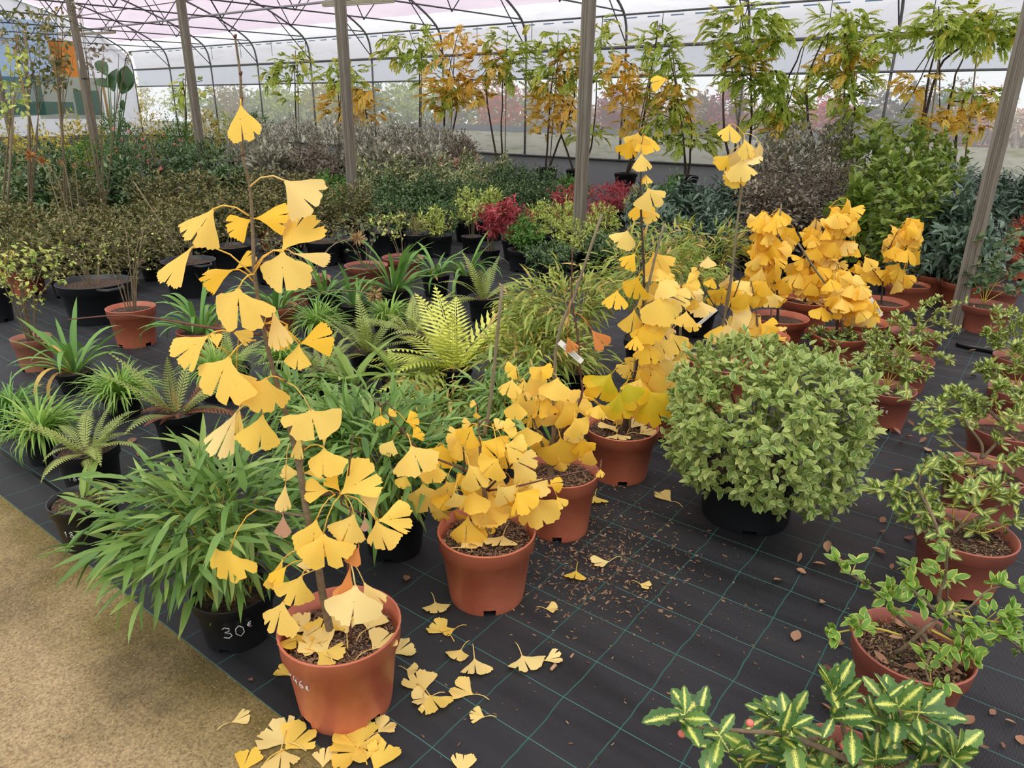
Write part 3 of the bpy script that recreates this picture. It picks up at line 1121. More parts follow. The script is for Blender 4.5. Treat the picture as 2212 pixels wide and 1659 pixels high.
# printed blue dashes along the film edge
M['blue_print'] = plain('pale_blue_print', srgb(150, 186, 214), 0.7)
for i in range(58):
    X = -42 + i * 0.78
    yy, zz = 22.12, 4.32
    MB().quad((X, yy - 0.02, zz - 0.02), (X + 0.42, yy - 0.02, zz - 0.02), (X + 0.42, yy - 0.035, zz + 0.015), (X, yy - 0.035, zz + 0.015)).obj('printed_dash', M['blue_print'], ceil, False)

ORD = ['first', 'second', 'third', 'fourth', 'fifth', 'sixth', 'seventh', 'eighth', 'ninth', 'tenth', 'eleventh', 'twelfth', 'thirteenth', 'fourteenth', 'fifteenth',
       'sixteenth', 'seventeenth', 'eighteenth', 'nineteenth', 'twentieth']


def arch(X):
    t = thing('roof_truss', (X, WALL_Y, 0), 'grey tubular roof arch with zigzag bracing under the plastic roof', 'roof truss', 'roof arches')
    o = np.array([X, WALL_Y, 0])
    P = [np.array([X, y, z]) - o for y, z in PROF]
    MB().tube(smooth_path(P, 2), 0.04, 8).obj('arch_tube', M['galv'], t)
    MB().tube([np.array([X, 21.9, 4.5]) - o, np.array([X, 7.0, 4.28]) - o], 0.024, 6).obj('tie_bar', M['galv_dark'], t)
    MB().tube([np.array([X, 20.5, 5.28]) - o, np.array([X, 22.28, 3.6]) - o], 0.02, 6).obj('knee_brace', M['galv_dark'], t)
    ys_ = [19.6, 18.4, 17.2, 15.6, 14.0, 12.0, 10.0, 8.0]
    zz = lambda y: np.interp(y, [p[0] for p in PROF][::-1], [p[1] for p in PROF][::-1])
    for i in range(len(ys_) - 1):
        a, b = ys_[i], ys_[i + 1]
        top, bot = (a, b) if i % 2 == 0 else (b, a)
        MB().tube([np.array([X, top, zz(top)]) - o, np.array([X, bot, 4.38]) - o], 0.017, 6).obj('web_brace', M['galv_dark'], t)
    return t


for X in WX[1:]:
    arch(X)
rail = lambda nm, y, z, r_, mt, lb: tag(MB().tube([(XL, y, z), (XR, y, z)], r_, 8).obj(nm, M[mt]), lb, 'rail')
rail('roof_purlin', 22.1, 4.42, 0.03, 'galv', 'grey longitudinal tube along the bend of the roof above the gutter rail')
rail('roof_purlin', 15.25, 4.45, 0.036, 'galv_light', 'pale grey longitudinal tube laid across the tie bars high up')
rail('roof_purlin', 19.0, 5.83, 0.02, 'galv', 'thin grey roof tube under the pink film, nearest the wall')
rail('roof_purlin', 16.9, 6.42, 0.02, 'galv', 'thin grey roof tube under the pink film, highest of all')
# hanging irrigation droppers
for i in range(16):
    X = -38 + i * 2.45
    zt = 4.42
    o = MB().tube([(X, 22.08, zt), (X, 22.08, zt - 0.62)], 0.012, 5).obj('hanging_rod', M['galv_dark'])
    tag(o, 'thin dark rod hanging from the tube along the roof bend', 'rod', 'rods hanging by the wall')

# inner posts
for i in range(6):
    X, Y = -0.49 - 3.5 * i - (0.35 if i == 5 else 0), 6.43
    t = thing('support_post', (X, Y, 0), 'tall weathered grey post with grooved faces rising from the plants', 'post', 'grey support posts')
    s_ = 0.05
    prof = []
    for q in range(4):
        a = q * math.pi / 2
        for (u, v) in ((-s_, -s_), (-0.026, -s_), (-0.022, -s_ + 0.008), (-0.008, -s_ + 0.008), (-0.004, -s_), (0.004, -s_), (0.008, -s_ + 0.008), (0.022, -s_ + 0.008), (0.026, -s_)):
            prof.append((u * math.cos(a) - v * math.sin(a), u * math.sin(a) + v * math.cos(a)))
    mb = MB()
    mb.v = [(x, y, z) for z in (0, 6.88) for x, y in prof]
    k = len(prof)
    mb.f = [(j, (j + 1) % k, k + (j + 1) % k, k + j) for j in range(k)] + [tuple(range(k))[::-1], tuple(range(k, 2 * k))]
    mb.obj('shaft', M['post'], t, False)
    MB().box((-0.08, -0.08, 0.0), (0.08, 0.08, 0.012)).obj('base_plate', M['galv_dark'], t, False)
    if i == 4:
        MB().box((-0.054, -0.054, 2.0), (0.054, 0.054, 2.02)).obj('black_band', M['hose'], t, False)
        MB().tube([(-0.0, -0.056, 2.0), (0.06, -0.07, 2.3)], 0.012, 5).obj('white_tie', M['white_tag'], t)

# fluorescent battens
for (x0, y0, x1, y1, Y, lb) in ((697, -4, 851, 16, 12.5, 'long dusty fluorescent lamp hung under the roof by the second post'), (168, 67, 250, 77, 16.0, 'long dusty fluorescent lamp hung beside the leftmost tall post')):
    a, b = on_y(x0, y0, Y), on_y(x1, y1, Y + 0.4)
    a[2] = b[2] = (a[2] + b[2]) / 2
    t = thing('fluorescent_lamp', (a + b) / 2, lb, 'lamp')
    a, b = a - (a + b) / 2, b - (a + b) / 2
    L = np.linalg.norm((b - a)[:2])
    rz = math.atan2((b - a)[1], (b - a)[0])
    MB().box((-L / 2, -0.05, -0.02), (L / 2, 0.05, 0.05), rz).obj('housing', M['lamp'], t, False)
    for q in (-0.03, 0.03):
        c, s_ = math.cos(rz), math.sin(rz)
        MB().tube([(-L / 2 * c - q * s_, -L / 2 * s_ + q * c, -0.035), (L / 2 * c - q * s_, L / 2 * s_ + q * c, -0.035)], 0.014, 8).obj('tube', M['lamp_tube'], t)
    for u in (-0.35, 0.35):
        MB().tube([(u * L * math.cos(rz), u * L * math.sin(rz), 0.05), (u * L * math.cos(rz), u * L * math.sin(rz), 1.2 if Y < 14 else 0.9)], 0.006, 4).obj('hanger', M['galv_dark'], t)

# far end: end wall, nets, orange sheet
ex = -44.0
ew = MB().box((ex - 0.1, 6, -0.05), (ex, WALL_Y, 0.05)).obj('wall_end', M['galv_dark'], None, False)
ew['kind'] = 'structure'
zz = lambda y: float(np.interp(y, [p[0] for p in PROF][::-1], [p[1] for p in PROF][::-1]))


def end_sheet(nm, y0, y1, z0, z1, mt, off=0.05, corr=0.0, slant=0.0):
    mb = MB()
    k = 60 if corr else 10
    for i in range(k + 1):
        y = y0 + (y1 - y0) * i / k
        x = ex + off + (corr * (1 if i % 2 else -1)) + (0 if corr else 0.05 * math.sin(i * 2.1))
        mb.v += [(x, y, z0 + slant * i / k), (x, y, min(z1, zz(y)))]
    for i in range(k):
        a = 2 * i
        mb.f.append((a, a + 2, a + 3, a + 1))
    return mb.obj(nm, M[mt], ew, False)


end_sheet('white_sheet', 6.5, 22.2, 0.0, 8, 'film_white', 0.0)
end_sheet('blue_panel', 14.0, 18.6, 2.6, 5.6, 'pale_blue', 0.06)
tagg = end_sheet('orange_sheet', 18.0, 19.5, 3.0, 4.75, 'orange_sheet', 0.12, 0.03)
end_sheet('olive_net', 16.9, 20.2, 0.9, 3.0, 'net_olive', 0.18)
end_sheet('green_net', 14.5, 17.2, 1.1, 2.9, 'net', 0.2)
end_sheet('green_net', 14.5, 18.6, 0.9, 1.75, 'net', 0.26, slant=0.3)
end_sheet('green_net', 18.7, 20.0, 1.1, 2.35, 'net', 0.3)
for yy in (16.3, 20.3):
    MB().tube([(ex + 0.35, yy, 0), (ex + 0.35, yy, 4.2 if yy < 18 else 3.0)], 0.07, 8).obj('pole', M['wood_pale'], ew)

# outdoors behind the film
out_bush = {}


def outdoor(px, Y, ztop, wid, mt, label, n=1500, L=0.19, trunk=True, key='small', name='outdoor_tree'):
    X = on_y(px, 250, Y)[0]
    t = thing(name, (X, Y, 0), label, 'tree', 'plants outside behind the hazy film')
    mk = (mt, n, round(wid / ztop, 1))
    if mk not in out_bush:
        r = np.random.default_rng(abs(hash(str(mk))) % 1000 if False else len(out_bush) + 50)
        out_bush[mk] = mass_mesh('foliage', TT[key], bush_mats((0, 0, 0.62), (0.5 * wid / ztop, 0.5 * wid / ztop, 0.42), n // 4, 4, L / ztop, r, inner=0.35, lump=0.25), M[mt])
    o = stuff(link('foliage', out_bush[mk], t))
    o.scale = (ztop,) * 3
    o.rotation_euler.z = px * 0.7
    if trunk:
        MB().tube([(0, 0, 0), (0.05, 0, ztop * 0.35), (0, 0.04, ztop * 0.75)], [0.06, 0.045, 0.02], 6).obj('trunk', M['stem_grey'], t)
    return t


for (px, Y, zt, wd, mt, ds) in (
        (300, 30, 3.4, 3.2, 'yellow_mix', 'yellow-green'), (400, 29, 3.2, 2.6, 'lime', 'pale lime'), (500, 31, 3.6, 3.0, 'seed_head', 'tan'), (600, 29, 3.3, 2.6, 'lime', 'pale lime'),
        (700, 30, 3.3, 2.8, 'yellow_mix', 'yellow-green'), (790, 28, 3.4, 2.6, 'mid_green', 'green'), (880, 29, 3.5, 2.8, 'lime', 'pale lime'), (980, 30, 3.2, 2.6, 'seed_head', 'tan'),
        (1080, 28, 2.9, 2.4, 'orange_red', 'rust-orange'), (1190, 28, 2.7, 2.4, 'seed_head', 'tan'), (1330, 27, 2.5, 1.7, 'red', 'crimson'), (1420, 30, 2.6, 2.4, 'seed_head', 'tan'),
        (1510, 27, 2.2, 1.4, 'seed_head', 'tan'), (1575, 26.5, 2.45, 1.6, 'red', 'crimson'), (1690, 28, 2.4, 1.9, 'seed_head', 'tan'), (1800, 27, 2.2, 1.5, 'pink_flower', 'pink'),
        (1900, 27, 2.2, 1.6, 'brown_grey', 'brown-purple'), (1985, 27, 2.4, 1.3, 'brown_grey', 'brown-purple'), (2060, 30, 2.6, 1.5, 'mid_green', 'green')):
    outdoor(px, Y + 1.0, zt * 1.03, wd, mt, f'{ds} small tree seen blurred through the hazy plastic wall')
for (x0, x1, zt, pal, lb) in ((-62, -24, 2.6, 'out_green', 'long blurred yellow-green hedge outside the film on the left'), (-24, 2, 1.7, 'out_tan', 'long blurred tan and pinkish hedge outside the film on the right')):
    if pal not in M:
        M[pal] = leaf_mat(pal, [srgb(150, 166, 104), srgb(176, 180, 120), srgb(128, 150, 90), srgb(186, 168, 124)] if pal == 'out_green' else [srgb(216, 196, 170), srgb(222, 170, 156), srgb(200, 192, 150), srgb(206, 176, 164)], transl=0.2)
    n = 5200
    P = np.stack([x0 + (x1 - x0) * rng.random(n), 36 + 2.2 * rng.random(n), zt * 1.15 * (0.05 + 0.95 * rng.random(n)) * (0.85 + 0.15 * np.sin(np.linspace(0, 90, n)))], 1)
    stuff(tag(link('outdoor_hedge', mass_mesh('outdoor_hedge', TT['small'], mats_from(P, rdir(n), rdir(n), 0.42 + 0.2 * rng.random(n)), M[pal])), lb, 'hedge'))
for (px, Y, zt) in ((2094, 25.4, 2.55), (2134, 27, 2.2)):
    X = on_y(px, 250, Y)[0]
    t = thing('potted_maple', (X, Y, 0), 'sparse coral-red maple in a wide terracotta pot outside the film' if Y < 26 else 'second coral-red maple farther back outside in a terracotta tub', 'potted tree')
    _zb = on_y(px, 306, Y)[2] if Y < 26 else 0.6
    MB().box((-0.6, -0.35, 0), (0.6, 0.35, _zb - 0.16)).obj('bench', M['galv_dark'], t, False)
    p_ = link('pot', pot_mesh(0.42, 0.32, M['terracotta_pale'], False, 0.8), t)
    p_.location.z = _zb - 0.16
    MB().tube([(0, 0, _zb), (0.1, 0, _zb + 0.5), (0.0, 0, _zb + 1.2)], [0.03, 0.02, 0.01], 6).obj('trunk', M['stem_dark'], t)
    stuff(link('foliage', mass_mesh('foliage', TT['small'], bush_mats((0, 0, _zb + 1.0), (0.6, 0.6, 0.75), 130, 3, 0.09, rng, inner=0.2), M['pink_flower']), t))
tag(MB().box((-24, 24.2, 0.0), (-4.6, 24.5, 1.0)).obj('low_wall', plain('dark_outdoor_cloth', srgb(84, 88, 94), 0.9)), 'low dark grey band standing in for ground cloth outside behind the hazy film', 'wall')  # upright block added to stand in for dark ground cloth lying farther outside

# ------------------------------------------------------------------ background shrubs in rows (shared foliage meshes per kind)
KIND = {
    # key: (material, template, leaf length m, twigs, k, up, whorl, words)
    'grey': ('grey_leaf', 'small', 0.068, 520, 4, 0.6, 0.6, 'silvery grey small-leaved shrub'),
    'browngrey': ('brown_grey', 'small', 0.044, 650, 4, 0.3, 0.9, 'brown-grey fine-leaved shrub'),
    'olive': ('olive', 'small', 0.040, 720, 4, 0.3, 0.9, 'olive-brown small-leaved azalea bush'),
    'dark': ('dark_green', 'lance', 0.085, 300, 5, 0.3, 0.8, 'dark glossy green shrub'),
    'darkfine': ('dark_green', 'small', 0.052, 600, 4, 0.4, 0.8, 'low dense dark green bush'),
    'mid': ('mid_green', 'small', 0.06, 460, 4, 0.4, 0.8, 'mid-green leafy shrub'),
    'cream': ('cream_mix', 'lance', 0.055, 340, 5, 0.3, 0.8, 'green shrub flecked with cream leaves'),
    'yellow': ('yellow_mix', 'lance', 0.07, 240, 5, 0.3, 0.8, 'yellow-green feathery shrub'),
    'lime': ('lime', 'lance', 0.055, 300, 5, 0.5, 0.7, 'lime-green bushy plant'),
    'red': ('red', 'lance', 0.06, 260, 5, 0.4, 0.8, 'crimson-leaved plant'),
    'rhodo': ('blue_green', 'whorl', 0.115, 190, 7, 0.25, 1.0, 'blue-green shrub with whorled long leaves'),
    'laurel': ('laurel', 'oval', 0.085, 260, 5, 0.5, 0.8, 'bright green broad-leaved shrub'),
    'round': ('round_leaf', 'ovq', 0.085, 220, 4, 0.2, 1.1, 'sparse shrub with rounded blue-green leaves'),
    'orange': ('orange_red', 'lance', 0.06, 240, 4, 0.3, 0.9, 'orange-red leafy maple'),
    'varieg': ('varieg', 'lance', 0.06, 260, 5, 0.4, 0.9, 'yellow-streaked evergreen shrub'),
}
kmesh = {}


def shrub(kind, px, D, ytop, wpx, potr=0.17, poth=0.26, potkind='black_plastic', low=None, bloom=None, extra=''):
    mt, tk, L, ntw, k, up, wh, words = KIND[kind]
    B = col(px, D)
    sc_ = depth(B) / F_PX
    top = plane(px, ytop, B)[2]
    wm = wpx * D / F_PX
    low = poth * (0.45 if kind in ('olive', 'dark', 'cream', 'darkfine') else 0.8) if low is None else low
    hz = max(0.25, top - low)
    asp = round(wm / hz * 2) / 2 if wm / hz < 3 else 3.0
    asp = max(0.5, asp)
    var = int(abs(px * 7 + D * 13)) % 2
    szc = 'b' if hz > 0.9 else 's'
    key = (kind, asp, var, szc)
    if key not in kmesh:
        r = np.random.default_rng(1000 + len(kmesh))
        href = 1.25 if szc == 'b' else 0.6
        nn = int(ntw * (1.6 if szc == 'b' else 0.85) * min(1.6, max(0.6, asp)))
        kmesh[key] = (mass_mesh('foliage', TT[tk], bush_mats((0, 0, 0.5), (0.5 * asp, 0.5 * asp, 0.5), nn, k, L / href, r, up, 0.4, 0.2, wh, 0.08 / href), M[mt]))
    t = thing(kind_name[kind], B, words + extra, 'shrub', GRP[kind])
    o = stuff(link('foliage', kmesh[key], t))
    o.location.z = low
    o.scale = (hz * wm / hz / asp,) * 2 + (hz,)
    o.rotation_euler.z = (px * 0.37) % 6.28
    add_pot(t, potr, poth, potkind)
    r2 = random.Random(px)
    for q in range(3):
        a = r2.random() * 6.28
        MB().tube([(0, 0, poth * 0.6), (0.06 * math.cos(a), 0.06 * math.sin(a), low + hz * 0.35), (wm * 0.25 * math.cos(a), wm * 0.25 * math.sin(a), low + hz * 0.8)], [0.009, 0.007, 0.003], 5).obj('branch', M['stem_dark'], t)
    if bloom:
        b = mass_mesh('blooms', TT['small'], bush_mats((0, 0, low + hz * 0.5), (wm * 0.52, wm * 0.52, hz * 0.52), bloom[1], 3, 0.06, rng, inner=0.85), M[bloom[0]])
        stuff(link('blooms', b, t))
    return t


kind_name = {'grey': 'silvery_shrub', 'browngrey': 'heath_shrub', 'olive': 'azalea_bush', 'dark': 'evergreen_shrub', 'darkfine': 'low_evergreen_bush', 'mid': 'leafy_shrub', 'cream': 'pieris_shrub',
             'yellow': 'feathery_shrub', 'lime': 'lime_plant', 'red': 'crimson_plant', 'rhodo': 'rhododendron', 'laurel': 'laurel_shrub', 'round': 'rounded_leaf_shrub', 'orange': 'potted_maple', 'varieg': 'variegated_shrub'}

GRP = {'grey': 'silvery grey shrubs', 'browngrey': 'brown-grey shrubs', 'olive': 'olive-brown azalea bushes', 'dark': 'dark glossy shrubs', 'darkfine': 'low dark green bushes', 'mid': 'mid-green shrubs', 'cream': 'cream-flecked shrubs', 'yellow': 'yellow-green feathery shrubs', 'lime': 'lime-green plants', 'red': 'crimson plants', 'rhodo': 'whorled blue-green shrubs', 'laurel': 'bright broad-leaved shrubs', 'round': 'rounded-leaf shrubs', 'orange': 'orange-red maples', 'varieg': 'yellow-streaked evergreens'}
SH = [
    # far row, left
    ('yellow', 20, 15, 245, 110), ('yellow', 110, 14, 262, 110), ('yellow', 190, 16, 238, 90), ('mid', 270, 18, 232, 90), ('yellow', 340, 19, 236, 90), ('mid', 400, 18, 246, 80), ('yellow', 455, 20, 226, 80), ('lime', 505, 21, 240, 70), ('mid', 560, 22, 236, 70),
    # dark row left
    ('dark', 30, 11, 300, 130), ('dark', 130, 11.5, 292, 120), ('mid', 215, 12, 286, 110), ('dark', 300, 12, 292, 110), ('dark', 385, 12.5, 280, 110), ('dark', 465, 12, 285, 110), ('grey', 530, 13.5, 282, 90),
    # grey mass
    ('grey', 575, 15, 262, 110), ('grey', 650, 16, 258, 110), ('grey', 725, 15.5, 262, 110), ('grey', 800, 15, 256, 110), ('grey', 870, 15.5, 258, 110), ('grey', 940, 15, 262, 110), ('grey', 995, 15.5, 275, 70), ('browngrey', 1000, 14.5, 285, 70),
    ('grey', 600, 12.8, 300, 120), ('browngrey', 690, 12.8, 300, 110), ('grey', 830, 13, 300, 120), ('grey', 920, 13, 306, 110),
    # olive / brown low rows on the left
    ('cream', 20, 9.2, 362, 140), ('dark', 110, 9.4, 372, 120), ('olive', 190, 9.2, 372, 130), ('dark', 280, 10, 352, 110), ('olive', 350, 9.6, 366, 120), ('olive', 440, 9.8, 362, 130), ('dark', 500, 10.4, 350, 110), ('olive', 570, 10.2, 360, 120), ('olive', 650, 10.5, 366, 120), ('mid', 720, 10.6, 372, 110),
    ('olive', 40, 7.4, 432, 150), ('olive', 130, 7.6, 436, 140), ('olive', 225, 7.3, 446, 150), ('olive', 320, 7.8, 430, 130), ('olive', 405, 8.2, 416, 130), ('olive', 500, 8.4, 408, 130), ('olive', 590, 8.6, 400, 130), ('olive', 690, 8.8, 392, 130), ('olive', 775, 9.2, 388, 100),
    ('olive', 60, 6.4, 480, 160), ('olive', 160, 6.3, 470, 170), ('olive', 255, 6.5, 476, 150), ('olive', 345, 7.0, 462, 120), ('olive', 430, 7.6, 446, 120),
    # pieris / box centre
    ('cream', 800, 11.5, 345, 110), ('cream', 870, 11.8, 340, 110), ('cream', 945, 12, 336, 110), ('cream', 1020, 13, 330, 100), ('cream', 1080, 13.5, 334, 80),
    ('cream', 1010, 11, 352, 100), ('darkfine', 1100, 12.5, 352, 100), ('darkfine', 1170, 12, 362, 110),
    ('darkfine', 850, 10, 382, 110), ('darkfine', 930, 10.2, 380, 110), ('darkfine', 1010, 10.3, 384, 110), ('darkfine', 1095, 10.5, 386, 110), ('darkfine', 1180, 10.6, 388, 90), ('mid', 1230, 11.5, 380, 90),
    ('darkfine', 850, 8.8, 420, 110), ('darkfine', 940, 9.0, 424, 110), ('lime', 1010, 9.2, 406, 70), ('lime', 1060, 9.3, 400, 60),
    # reds and limes
    ('red', 1225, 9.6, 398, 90), ('red', 1330, 10.4, 384, 110), ('red', 1290, 9.0, 420, 60), ('lime', 1165, 8.2, 436, 90), ('lime', 1215, 8.6, 425, 80), ('lime', 1295, 8.2, 440, 90), ('lime', 1385, 10, 398, 80),
    ('lime', 1240, 7.4, 470, 100), ('mid', 1130, 7.4, 462, 80), ('red', 1115, 8.0, 440, 80), ('lime', 945, 8.2, 440, 40), ('lime', 905, 8.4, 462, 40), ('dark', 1190, 6.9, 520, 110), ('dark', 1300, 7.2, 500, 100),
    # right centre: dark bluish, brown grey
    ('rhodo', 1400, 8.6, 405, 130), ('rhodo', 1480, 8.8, 392, 120), ('rhodo', 1560, 9.2, 388, 110), ('mid', 1445, 9.8, 372, 80), ('rhodo', 1420, 7.2, 452, 120), ('rhodo', 1530, 7.2, 450, 110),
    ('browngrey', 1650, 8.6, 330, 120), ('browngrey', 1740, 8.4, 326, 120), ('browngrey', 1805, 9.2, 330, 90), ('grey', 1700, 11, 262, 120), ('grey', 1780, 11.5, 256, 110), ('grey', 1640, 11.2, 290, 90), ('browngrey', 1620, 7.4, 372, 90), ('browngrey', 1700, 7.2, 392, 110),
    ('laurel', 1850, 9.5, 275, 120), ('laurel', 1930, 9.6, 268, 110), ('laurel', 2000, 9.8, 290, 100), ('laurel', 1880, 7.4, 322, 150), ('laurel', 1975, 7.4, 326, 120), ('laurel', 1820, 6.9, 370, 90), ('laurel', 1930, 6.4, 372, 150),
    ('rhodo', 2030, 7.8, 352, 130), ('rhodo', 2110, 8.0, 348, 110), ('rhodo', 2190, 8.8, 360, 90), ('rhodo', 2010, 6.2, 412, 150), ('rhodo', 2070, 5.9, 452, 130),
]
for e in SH:
    kd, px, D, yt, wp = e
    bl = None
    if kd == 'dark' and px in (300, 385):
        bl = ('pink_flower', 26)
    if kd == 'cream' and px in (945, 1020):
        bl = ('red', 14)
    tc_ = 'terracotta' if (kd, px) in (('olive', 350), ('olive', 60), ('olive', 590), ('rhodo', 2010), ('rhodo', 2070)) else 'black_plastic'
    shrub(kd, px, D, yt, wp, potkind=tc_, bloom=bl, poth=0.24 if D > 8 else 0.22)

# ------------------------------------------------------------------ climbers with feather leaves along the wall
VK = 0


def pinn_mesh(i, col_):
    key = ('pin%d' % i)
    if key not in TT:
        TT[key] = T_pinnate(6 + i, 0.15, 0.34, 0.35 + 0.4 * i)
    return key


def climber(bx, D, boxes, stems, label, pot=True, L=0.27, dens=1.6, potk='black_plastic'):
    B = col(bx, D)
    t = thing('climbing_wisteria', B, label, 'climbing plant', 'feathery climbers along the plastic wall')
    if pot:
        add_pot(t, 0.25, 0.33, potk)
    loc = np.array(B)
    for st in stems:
        pts = [plane(x, y, B, random.uniform(-0.15, 0.15)) - loc for x, y in st]
        pts[0] = np.array([pts[0][0] * 0.2, pts[0][1] * 0.2, 0.2])
        sm = smooth_path(pts, 4)
        for i in range(1, len(sm) - 1):
            sm[i] = sm[i] + np.array([random.uniform(-1, 1), random.uniform(-1, 1), 0]) * 0.02
        MB().tube(sm, list(np.linspace(0.026, 0.008, len(sm))), 6).obj('stem', M['stem_dark'], t)
    # cane
    a = stems[0]
    p1 = plane(a[-1][0] + 6, a[-1][1] - 10, B) - loc
    MB().tube([(0.05, 0.03, 0.15), p1], 0.012, 5).obj('cane', M['cane'], t)
    for (x0, y0, x1, y1, cc) in boxes:
        n = int(dens * (x1 - x0) * (y1 - y0) / 190)
        cx, cy = (x0 + x1) / 2, (y0 + y1) / 2
        P, Dd = [], []
        for _ in range(n):
            a, q = random.random() * 6.283, math.sqrt(random.random())
            x, y = cx + q * math.cos(a) * (x1 - x0) * 0.5, cy + q * math.sin(a) * (y1 - y0) * 0.5
            off = random.uniform(-0.35, 0.35)
            P.append(plane(x, y, B, off) - loc)
            o = (x - cx) / max(1, (x1 - x0) / 2)
            Dd.append(CR * (o * 0.9 + random.uniform(-.6, .6)) + np.array([0, 0, random.uniform(-.5, .5)]) - FH * random.uniform(-.6, .7))
        if not n:
            continue
        P, Dd = np.array(P), np.array(Dd)
        Mt = mats_from(P, Dd, np.array([[0, 0, 1.0]]) + 0.3 * rdir(n), L * (0.7 + 0.6 * rng.random(n)))
        for v in range(3):
            sub = Mt[v::3]
            if len(sub):
                leaves(t, 'leaf', pinn_mesh(v, cc), sub, M['wist_green' if cc == 'G' else 'wist_yellow'], parts=len(sub))
    # thin connecting shoots through each crown
    for (x0, y0, x1, y1, cc) in boxes:
        cx, cy = (x0 + x1) / 2, (y0 + y1) / 2
        s0 = min(stems, key=lambda st: abs(st[-1][0] - cx) + abs(st[-1][1] - cy))[-1]
        pts = [plane(s0[0], s0[1], B) - loc, plane((s0[0] + cx) / 2, (s0[1] + cy) / 2 - 8, B) - loc, plane(cx, y0 + 4, B) - loc]
        if np.linalg.norm(pts[2] - pts[0]) > 0.1:
            MB().tube(smooth_path(pts, 3), 0.008, 5).obj('shoot', M['stem_dark'], t)


climber(645, 19.5, [(597, 105, 680, 180, 'G'), (560, 142, 602, 190, 'G'), (606, 198, 642, 222, 'G')], [[(645, 330), (640, 240), (636, 140)]], 'small green-topped climber on a cane, first from the left end')
climber(730, 18.5, [(690, 122, 790, 190, 'G'), (692, 182, 840, 262, 'Y'), (755, 230, 805, 275, 'Y')], [[(735, 340), (732, 240), (730, 150)], [(735, 340), (790, 280), (785, 210)]], 'golden-yellow drooping climber just behind the second tall post')
climber(905, 19, [(822, 64, 948, 140, 'G'), (900, 110, 950, 190, 'G')], [[(905, 340), (906, 200), (905, 110)]], 'tall narrow climber with green leaves reaching out to the left')
climber(965, 17.8, [(918, 115, 1022, 245, 'Y'), (948, 66, 1032, 112, 'Y'), (940, 180, 985, 250, 'G')], [[(965, 350), (960, 250), (975, 130)], [(965, 350), (985, 250), (990, 170)]], 'bushy golden climber with twisted stems left of the tall pairs')
climber(1085, 17.5, [(1008, 90, 1090, 165, 'Y'), (1048, 62, 1146, 180, 'G'), (1000, 160, 1060, 225, 'Y')], [[(1085, 350), (1084, 260), (1088, 150)], [(1056, 340), (1052, 220), (1050, 150)]], 'two-stemmed yellow and green climber over bare wavy trunks')
climber(1180, 17.2, [(1150, 62, 1262, 200, 'G'), (1200, 92, 1262, 170, 'Y'), (1148, 170, 1232, 270, 'Y'), (1150, 240, 1190, 300, 'Y')], [[(1180, 350), (1186, 250), (1200, 120)], [(1180, 350), (1235, 230), (1245, 170)]], 'leafy green and gold climber in a black pot left of the third post')
climber(1245, 16.8, [(1282, 30, 1322, 200, 'G'), (1232, 262, 1312, 305, 'G'), (1210, 210, 1250, 270, 'Y')], [[(1222, 352), (1212, 270), (1262, 250)], [(1300, 350), (1282, 290), (1290, 150)]], 'climber with one hooped stem half hidden by the third post')
climber(1350, 15.8, [(1312, 122, 1382, 205, 'Y'), (1320, 185, 1402, 282, 'Y'), (1380, 60, 1462, 135, 'G'), (1400, 40, 1440, 90, 'G')], [[(1350, 365), (1385, 290), (1420, 60)], [(1350, 365), (1395, 240), (1410, 150)]], 'tall leaning yellow-green climber right of the third post')
climber(1480, 15.2, [(1400, 110, 1482, 262, 'G'), (1432, 170, 1490, 262, 'Y'), (1440, 262, 1556, 330, 'G'), (1400, 240, 1450, 320, 'G')], [[(1480, 370), (1470, 260), (1445, 110)], [(1490, 370), (1495, 300), (1490, 250)]], 'green climber with low drooping sprays behind the tall ginkgo')
climber(1600, 12.5, [(1530, 0, 1705, 125, 'G'), (1545, 90, 1650, 190, 'G'), (1560, 110, 1640, 160, 'Y'), (1600, 170, 1745, 290, 'G'), (1640, 150, 1700, 220, 'G'), (1665, 250, 1720, 330, 'Y')],
        [[(1560, 345), (1560, 250), (1572, 130)], [(1640, 360), (1625, 200), (1600, 20)], [(1640, 360), (1690, 200), (1740, 90)]], 'large dense green climber reaching the top of the picture', L=0.23)
climber(1800, 11.6, [(1755, 15, 1900, 120, 'G'), (1765, 95, 1880, 160, 'Y'), (1750, 120, 1890, 215, 'G'), (1810, 190, 1880, 300, 'G'), (1755, 150, 1800, 185, 'Y'), (1800, 280, 1850, 330, 'G')],
        [[(1830, 360), (1845, 240), (1825, 60)], [(1740, 320), (1740, 200), (1790, 70)]], 'dense yellow-green climber in front of the slanting wall post', L=0.21)
climber(1975, 10.8, [(1965, 10, 2090, 110, 'G'), (2050, 20, 2190, 110, 'G'), (2100, 20, 2210, 90, 'G'), (1942, 150, 2012, 205, 'Y'), (1990, 228, 2070, 285, 'Y'), (1905, 240, 1990, 330, 'G'), (1890, 60, 1945, 130, 'G')],
        [[(1975, 300), (2000, 200), (2030, 70)], [(1975, 300), (2010, 190), (2075, 100), (2130, 60)]], 'spreading climber with bare leaning trunks near the right edge', L=0.21)
climber(2060, 11.4, [(2050, 190, 2170, 230, 'G'), (2095, 205, 2130, 290, 'Y'), (2040, 215, 2080, 285, 'Y'), (2140, 190, 2175, 250, 'Y')], [[(2030, 320), (2045, 270), (2065, 160), (2110, 80)], [(2045, 270), (2075, 230), (2100, 200)]], 'rightmost climber with hanging yellow feather leaves', L=0.21)
climber(395, 18.5, [(378, 160, 412, 250, 'G'), (425, 170, 450, 230, 'G')], [[(400, 320), (402, 250), (395, 170)]], 'narrow leaning green climber just left of the first tall post', L=0.22)


